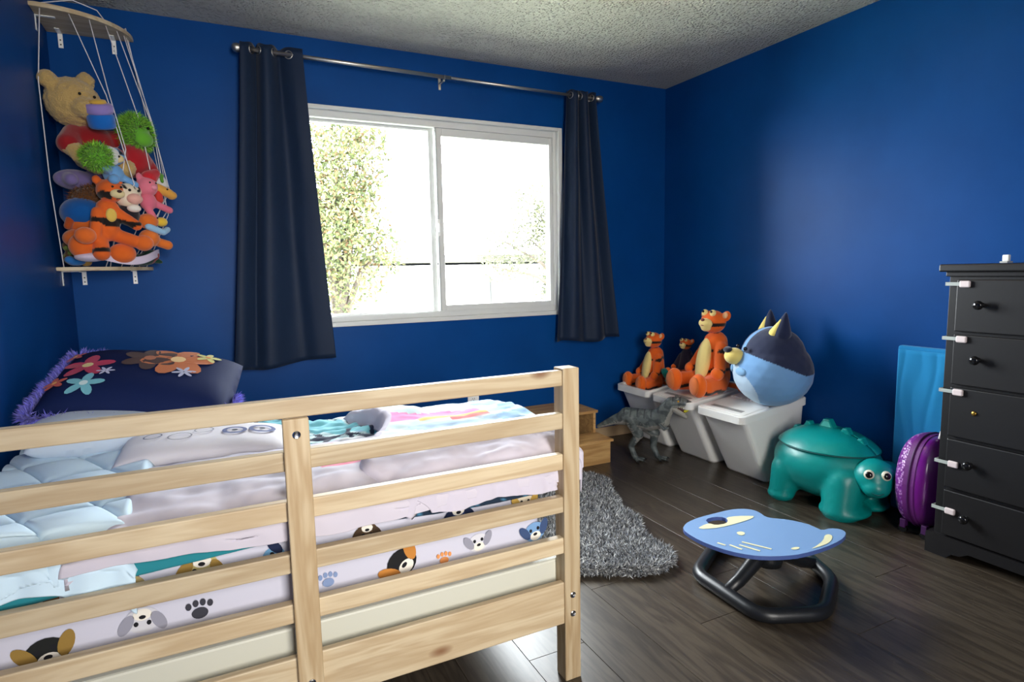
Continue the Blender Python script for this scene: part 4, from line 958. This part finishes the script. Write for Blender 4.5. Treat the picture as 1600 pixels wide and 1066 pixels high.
bmo('claws',bm,flat((22,22,24),.4,key='claw_black'),tr,False)
yt=empty('yellow_figurine','small yellow toy held in the jaws of the grey dinosaur','toy',tuple(Vector((2.30,2.95,0))+H0+hdir*.080+Vector((0,0,-.034))))
blob('body',[ell((0,0,.0),(.014,.014,.011)),ell((.006,-.012,.006),(.009,.009,.009)),cap((0,0,0),(-.014,.012,.002),.006,.005)],flat((214,206,40),.5,key='yellow_plastic'),yt,.003,1)
blob('cap',[ell((.006,-.012,.0135),(.007,.007,.004))],flat((150,146,30),.5,key='olive_plastic'),yt,.003,1)
# ================================================================== TEAL DINOSAUR CHEST
TE=(0,142,138)
TEAL=flat(TE,.36,0,260,.12,.001,0,'teal_moulded_plastic',.5)
dn=empty('dinosaur_toy_chest','glossy teal dinosaur shaped toy chest with spiked lid on the floor','toy chest',(2.715,1.93,0),R_(-90+4))
# local +X runs from tail to head
blob('body',[ell((-.02,0,.205),(.265,.215,.165)),ell((-.02,0,.16),(.24,.20,.13)),cap((.13,-.10,.16),(.14,-.135,.04),.10,.085),cap((.13,.10,.16),(.14,.11,.04),.09,.08),cap((-.15,-.12,.15),(-.165,-.15,.03),.085,.062),cap((-.15,.12,.15),(-.165,.13,.03),.08,.06),
   ell((.14,-.10,.028),(.115,.125,.030)),ell((.14,.07,.028),(.115,.10,.030)),ell((-.165,-.155,.022),(.07,.065,.024)),ell((-.165,.12,.022),(.07,.065,.024)),cap((.14,-.02,.17),(.22,-.03,.20),.11,.09)],TEAL,dn,.011,7)
FD=Vector((.62,-.76,0)).normalized(); FS=Vector((.76,.62,0)); HC=Vector((.245,-.06,.212))
hd=blob('head',[ell(HC,(.090,.092,.085)),ell(HC+FD*.045+Vector((0,0,-.035)),(.062,.062,.050)),cap(HC+Vector((-.0,.03,-.01)),HC+Vector((-.02,.14,-.03)),.075,.075)],TEAL,dn,.008,5)
for sg in (-1,1):
    p=HC+FD*.074+FS*(.034*sg)+Vector((0,0,.030)); d_=(FD+FS*.25*sg+Vector((0,0,.30))).normalized()
    bm=bmesh.new(); lathe(bm,[(0,.014),(.010,.0125),(.019,.008),(.0225,0),(.0225,-.015)],20,axM(p,d_)); e=bmo('eye_white',bm,flat((226,222,200),.3,key='eye_cream'),dn,False,True)
    bm=bmesh.new(); lathe(bm,[(0,.0175),(.009,.016),(.0145,.0125),(.0145,.008)],20,axM(p+Vector((0,0,-.001)),d_)); bmo('pupil',bm,flat((14,12,10),.15,key='pupil_black'),e,False,True)
bm=bmesh.new(); pts=[]
for k in range(13):
    a=-1+2*k/12; q_=HC+FD*(.106-.030*a*a)+FS*(.042*a)+Vector((0,0,-.052+.022*a*a)); pts.append(q_)
tube(bm,pts,.0035,8); bmo('mouth_line',bm,flat((0,96,96),.4,key='dark_teal'),dn,False,True)
# lid: cap of a slightly larger shell
def zlid(r_): return .205+.176*math.sqrt(max(0,1-(.862*r_)**2))
def f(u,v):
    a=2*math.pi*u; r_=math.sin(v*math.pi/2); return (-.02+.862*.276*r_*math.cos(a),.862*.226*r_*math.sin(a),zlid(r_))
bm=bmesh.new(); tube(bm,[(-.02+.862*.277*math.cos(2*math.pi*k/60),.862*.227*math.sin(2*math.pi*k/60),zlid(1)-.003) for k in range(60)],.0035,6,True); bmo('lid_seam',bm,flat((0,84,84),.5,key='seam_teal'),dn,False,True)
o=surf('lid',f,60,16,TEAL,dn,None,.008,False)
bm=bmesh.new()
for xx,hh,ww in ((-.185,.018,.05),(-.12,.028,.06),(-.02,.046,.105),(.075,.030,.07),(.15,.022,.06)):
    zt=zlid(abs(xx+.02)/.238)-.004
    poly=[(-ww/2,-.03),(ww/2,-.03),(ww*.36,0),(ww*.12,hh),(-ww*.18,hh*.96),(-ww*.42,0)]
    prism(bm,poly,-.020,.020,Matrix.Translation((xx,0,zt))@Euler((R_(90),0,0)).to_matrix().to_4x4(),.006)
bmo('spikes',bm,TEAL,dn,False,False)
zt=.205+.176-.004
for sg in (-1,1):
    bm=bmesh.new(); prism(bm,[(-.030,.008),(.024,.008),(.012,.036),(-.012,.036)],-.0012,.0012,Matrix.Translation((-.02,sg*.0205,zt))@Euler((R_(90),0,0)).to_matrix().to_4x4())
    bmo('handle_recess',bm,flat((90,196,188),.4,key='light_teal'),dn,False)
# ================================================================== SUITCASE, BLUE PANEL
su=empty('kids_suitcase','shiny purple scale patterned childrens suitcase beside the dark dresser','suitcase',(2.78,1.482,0),0)
def shell(yc,sgn,dep,n1=60,n2=30):
    V=[];F=[]
    for j in range(n2+1):
        t_=j/n2; r_=math.sin(t_*math.pi/2)**.8; dd=dep*math.cos(t_*math.pi/2)**.9
        for i in range(n1):
            a=2*math.pi*i/n1; ca,sa=math.cos(a),math.sin(a); e=2/2.6
            x=.150*r_*math.copysign(abs(ca)**e,ca); z=.205*r_*math.copysign(abs(sa)**e,sa); V.append((x*(1-.12*(z>0)*z/.205),yc+sgn*dd,.235+z))
    for j in range(n2):
        for i in range(n1): a=j*n1+i; b_=j*n1+(i+1)%n1; F.append((a,b_,b_+n1,a+n1))
    return V,F
for nm,sgn,yc,dep,col in (('front_shell',1,.045,.075,None),('back_shell',-1,.0,.075,(112,24,130))):
    V,F=shell(yc,sgn,dep); me=bpy.data.meshes.new(nm); me.from_pydata(V,[],F); me.update(); me.polygons.foreach_set('use_smooth',[True]*len(me.polygons))
    if col: link(nm,me,su,False,flat(col,.18,0,9,.1,.01,0,'glossy_purple_plastic',.6,.5))
    else:
        mt2,nt,b_=newmat('purple_scales'); tc=N(nt,'ShaderNodeTexCoord'); v=N(nt,'ShaderNodeTexVoronoi'); v.inputs['Scale'].default_value=75; nt.links.new(tc.outputs['Object'],v.inputs['Vector'])
        cr=N(nt,'ShaderNodeValToRGB'); cr.color_ramp.elements[0].color=srgb(222,170,230); cr.color_ramp.elements[1].color=srgb(110,34,130); cr.color_ramp.elements[1].position=.55
        nt.links.new(v.outputs['Distance'],cr.inputs[0]); nt.links.new(cr.outputs[0],b_.inputs['Base Color']); b_.inputs['Roughness'].default_value=.3
        bp=N(nt,'ShaderNodeBump'); bp.invert=True; bp.inputs['Distance'].default_value=.003; nt.links.new(v.outputs['Distance'],bp.inputs['Height']); nt.links.new(bp.outputs[0],b_.inputs['Normal']); link(nm,me,su,False,mt2)
def outline(rx,rz,n=60):
    P=[]
    for i in range(n):
        a=2*math.pi*i/n; ca,sa=math.cos(a),math.sin(a); e=2/2.6; x=rx*math.copysign(abs(ca)**e,ca); z=rz*math.copysign(abs(sa)**e,sa); P.append((x*(1-.12*(z>0)*z/.205),z))
    return P
bm=bmesh.new(); prism(bm,outline(.153,.208),-.0225,.0225,Matrix.Translation((0,.0225,.235))@Euler((R_(90),0,0)).to_matrix().to_4x4()); bmo('zip_band',bm,flat((98,26,110),.55,key='purple_band'),su,False)
bm=bmesh.new(); tube(bm,[(x,.0225,.235+z) for x,z in outline(.155,.210)],.004,6,True); bmo('zip_ridge',bm,flat((70,18,84),.5,key='zip_purple'),su,False,True)
bm=bmesh.new(); tube(bm,[(-.03,-.03,.435),(-.02,-.03,.462),(.02,-.03,.462),(.03,-.03,.435)],.009,8); bmo('carry_handle',bm,flat((222,214,214),.3,key='pale_handle'),su,False,True)
for sx in (-1,1):
    for yy in (-.03,.06):
        bm=bmesh.new(); tube(bm,[(sx*.10-.008,yy,.018),(sx*.10+.008,yy,.018)],.018,14); w1=bmo('wheel',bm,BLACK,su,False)
        bm=bmesh.new(); bx(bm,(sx*.10-.012,yy-.012,.022),(sx*.10+.012,yy+.012,.062),.003); bmo('wheel_fork',bm,flat((70,20,84),.5,key='fork_purple'),su,False)
bp_=empty('blue_fabric_panel','upright bright blue fabric covered panel leaning behind the suitcase','panel',(2.91,1.62,0))
def f(u,v):
    return (2.906+.003*math.sin(u*22+2*nz(u*3,v*2))*(1-.5*v)+.010*(1-v),1.45+.29*u,.003+.80*v)
bm=bmesh.new(); bx(bm,(2.897,1.448,.002),(2.931,1.742,.803),.012,3); bmo('padded_board',bm,cloth((24,128,186)),bp_)
def f(u,v): return (2.8965-.0035*abs(math.sin(u*14+2.5*nz(u*3,v*2.5)))-.001,1.456+.278*u,.02+.765*v)
surf('fabric_cover',f,50,40,cloth((30,134,190)),bp_,None,.002)
# ================================================================== DRESSER
dr=empty('tall_dresser','black stained five drawer dresser with round knobs along the right wall','dresser',(2.76,.98,0))
DY0,DY1=.58,1.375; DX=2.60
bm=bmesh.new(); bx(bm,(DX,DY0,.08),(2.93,DY1,1.135),.002); bmo('carcass',bm,DARKW,dr)
bm=bmesh.new(); bx(bm,(DX-.035,DY0-.025,1.152),(2.93,DY1+.025,1.182),.006); bx(bm,(DX-.014,DY0-.008,1.134),(2.93,DY1+.008,1.1525),.003); bmo('top_board',bm,DARKW,dr)
bm=bmesh.new(); n=24; lo=[]; y0_,y1_=DY0-.02,DY1+.02
poly=[(y0_,0),(y0_+.09,0)]+[(y0_+.09+.03*math.sin(k*math.pi/12),.055*(1-math.cos(k*math.pi/6))/2) for k in range(1,7)]
poly=[(y0_,0),(y0_+.08,0),(y0_+.10,.022),(y0_+.13,.026),(y0_+.16,.045),(y1_-.16,.045),(y1_-.13,.026),(y1_-.10,.022),(y1_-.08,0),(y1_,0),(y1_,.082),(y1_-.004,.088),(y0_+.004,.088),(y0_,.082)]
prism(bm,poly,0,.022,Matrix(((0,0,-1,DX),(1,0,0,0),(0,1,0,0),(0,0,0,1)))); bx(bm,(DX-.001,y1_-.02,0),(2.93,y1_,.088),.003); bx(bm,(DX-.001,y0_,0),(2.93,y0_+.02,.088),.003); bmo('plinth',bm,DARKW,dr)
zs=[.088,.287,.497,.706,.915,1.128]
for k in range(5):
    za,zb=zs[k]+.006,zs[k+1]-.006
    bm=bmesh.new(); bx(bm,(DX-.018,DY0+.035,za),(DX+.001,DY1-.035,zb),.004); d=bmo('drawer',bm,DARKW,dr)
    zk={0:.189,1:.406,2:.61,3:.818,4:1.027}[k]
    for yk in (1.25,.705):
        if k==2 and yk==1.25:
            bm=bmesh.new(); lathe(bm,[(0,.006),(.006,.006),(.009,.003),(.009,-.001)],16,axM((DX-.018,yk,zk),(-1,0,0))); bmo('knob_screw',bm,flat((190,150,70),.35,1,key='brass'),d,smooth=True); continue
        bm=bmesh.new(); lathe(bm,[(.010,-.001),(.008,.006),(.0075,.012),(.014,.017),(.0175,.024),(.0165,.031),(.010,.036),(0,.037)],20,axM((DX-.018,yk,zk),(-1,0,0))); bmo('knob',bm,flat((20,20,22),.12,key='gloss_black_knob'),d,smooth=True)
for zl in (1.105,.892,.683,.393,.199):
    bm=bmesh.new(); bx(bm,(DX-.030,1.289,zl-.013),(DX-.0185,1.327,zl+.013),.0055,3); lk=bmo('child_lock',bm,flat((222,208,208),.35,key='white_lock'),dr,label='white child safety latch on the drawer edge')
    bm=bmesh.new(); bx(bm,(DX-.022,1.325,zl-.007),(DX-.0195,DY1+.004,zl+.007),.001); bx(bm,(DX-.022,DY1+.001,zl-.007),(DX+.02,DY1+.0035,zl+.007),.001); bmo('strap',bm,flat((168,176,172),.5,key='strap_grey'),lk)
sw=empty('loose_latch','small white plastic latch lying on top of the dresser','latch',(2.72,1.245,1.183))
bm=bmesh.new(); bx(bm,(2.712,1.234,1.189),(2.728,1.256,1.214),.003); bmo('latch_body',bm,PLASTIC_W,sw); bm=bmesh.new(); bx(bm,(2.70,1.232,1.1828),(2.74,1.258,1.189),.001); bmo('latch_base',bm,flat((196,196,192),.5,key='pale_grey'),sw)
# ================================================================== SPINNING SEAT
st_=empty('spinning_seat','low wobble stool with pale blue seat and black hexagonal tube base','stool',(1.80,1.52,0))
HX=[(1.572,1.665),(1.558,1.345),(1.775,1.245),(2.0,1.385),(2.085,1.575),(1.815,1.805)]
HX=[(1.575,1.655),(1.560,1.34),(1.76,1.25),(1.985,1.385),(2.075,1.59),(1.82,1.80)]
P=[]; n=len(HX)
for i in range(n):
    a,b,c=Vector(HX[i-1]),Vector(HX[i]),Vector(HX[(i+1)%n]); d1=(a-b).normalized()*.055; d2=(c-b).normalized()*.055
    for k in range(6):
        t_=k/5; q_=(b+d1)*(1-t_)**2+b*2*t_*(1-t_)+(b+d2)*t_**2; P.append((q_.x,q_.y,.026))
BK=flat((26,28,32),.38,0,500,.1,.001,0,'black_tube')
bm=bmesh.new(); tube(bm,P,.0255,14,True); bmo('base_ring',bm,BK,st_,smooth=True)
hub=Vector((1.80,1.52,.105))
for tx in ((1.567,1.50),(2.03,1.49),(1.95,1.70)):
    e=Vector((tx[0],tx[1],.030)); bm=bmesh.new(); tube(bm,[hub+Vector((0,0,.045)),hub.lerp(e,.35)+Vector((0,0,.02)),hub.lerp(e,.7),e],[.030,.028,.024,.020],12); bmo('leg',bm,BK,st_,smooth=True)
bm=bmesh.new(); lathe(bm,[(0,.07),(.05,.075),(.055,.10),(.04,.14),(.035,.19),(.07,.20),(.07,.206),(0,.206)],24,Matrix.Translation((1.80,1.52,0))); bmo('hub',bm,BK,st_,smooth=True)
# seat outline in plan: rounded board with two ear shaped tips
SO=[(1.500, 1.652), (1.545, 1.685), (1.59, 1.697), (1.64, 1.704), (1.714, 1.703), (1.79, 1.702), (1.838, 1.687), (1.87, 1.658), (1.871, 1.624), (1.857, 1.583), (1.87, 1.561), (1.909, 1.527), (1.94, 1.469), (1.939, 1.426), (1.936, 1.400), (1.98, 1.398), (2.006, 1.375), (2.000, 1.351), (1.971, 1.331), (1.919, 1.314), (1.822, 1.304), (1.713, 1.309), (1.651, 1.327), (1.595, 1.355), (1.556, 1.386), (1.518, 1.439), (1.493, 1.514), (1.488, 1.586)]
def smoothp(P,it=2):
    for _ in range(it):
        Q=[]
        for i in range(len(P)):
            a,b=P[i],P[(i+1)%len(P)]; Q+=[(a[0]*.75+b[0]*.25,a[1]*.75+b[1]*.25),(a[0]*.25+b[0]*.75,a[1]*.25+b[1]*.75)]
        P=Q
    return P
SP=smoothp(SO,1)
def zseat(x,y): d=((x-1.77)**2+(y-1.52)**2)/.06; return .212+.012*d
HOLE=smoothp([(1.642,1.671),(1.683,1.672),(1.708,1.655),(1.696,1.626),(1.673,1.613),(1.633,1.621),(1.629,1.643)],1); HOLE=[(1.667+(x-1.667)*1.22,1.645+(y-1.645)*1.22) for x,y in HOLE]
from mathutils.geometry import tessellate_polygon
l1=[Vector((x,y,0)) for x,y in SP]; l2=[Vector((x,y,0)) for x,y in HOLE]; allp=l1+l2
tr_=tessellate_polygon([l1,l2]); bm=bmesh.new()
top=[bm.verts.new((p.x,p.y,.222)) for p in allp]; bot=[bm.verts.new((p.x,p.y,.207)) for p in allp]
for t_ in tr_:
    bm.faces.new([top[i] for i in t_]); bm.faces.new([bot[i] for i in reversed(t_)])
for off,m_ in ((0,len(l1)),(len(l1),len(l2))):
    for k in range(m_):
        a,b_=off+k,off+(k+1)%m_; f_=bm.faces.new((top[a],top[b_],bot[b_],bot[a])); f_.material_index=1
seat=bmo('seat',bm,[flat((122,156,200),.35,0,0,0,0,0,'pale_blue_board'),flat((74,96,158),.45,key='seat_rim_blue')],st_)
bv=seat.modifiers.new('edge','BEVEL'); bv.width=.0035; bv.segments=2; bv.limit_method='ANGLE'
def zseat(x,y): return .2221
YL=flat((226,222,180),.5,key='cream_print')
def decal(P,name='printed_patch'):
    bm=bmesh.new(); bm.faces.new([bm.verts.new((x,y,zseat(x,y)+.0012)) for x,y in P]); bmesh.ops.triangulate(bm,faces=bm.faces[:]); 
    bmo(name,bm,YL,st_)
decal(smoothp([(1.56,1.631),(1.602,1.641),(1.624,1.639),(1.630,1.616),(1.675,1.608),(1.702,1.624),(1.717,1.65),(1.764,1.64),(1.819,1.612),(1.816,1.602),(1.786,1.594),(1.703,1.590),(1.625,1.594),(1.569,1.612),(1.557,1.624)],1))
decal(smoothp([(1.65,1.535),(1.67,1.534),(1.677,1.52),(1.663,1.507),(1.645,1.507),(1.641,1.52)],2)); decal(smoothp([(1.709,1.353),(1.735,1.355),(1.749,1.346),(1.737,1.338),(1.716,1.34)],2))
for (x0,y0,x1,y1) in ((1.528,1.505,1.538,1.477),(1.553,1.473,1.563,1.427),(1.582,1.457,1.608,1.39),(1.608,1.469,1.653,1.381)):
    d_=Vector((x1-x0,y1-y0)).normalized(); q_=Vector((-d_.y,d_.x))*.0045; decal([(x0-q_.x,y0-q_.y),(x1-q_.x,y1-q_.y),(x1+q_.x,y1+q_.y),(x0+q_.x,y0+q_.y)],'printed_stroke')
decal(smoothp([(1.765,1.318),(1.805,1.324),(1.866,1.342),(1.908,1.368),(1.930,1.364),(1.922,1.346),(1.878,1.323),(1.836,1.316)],1))
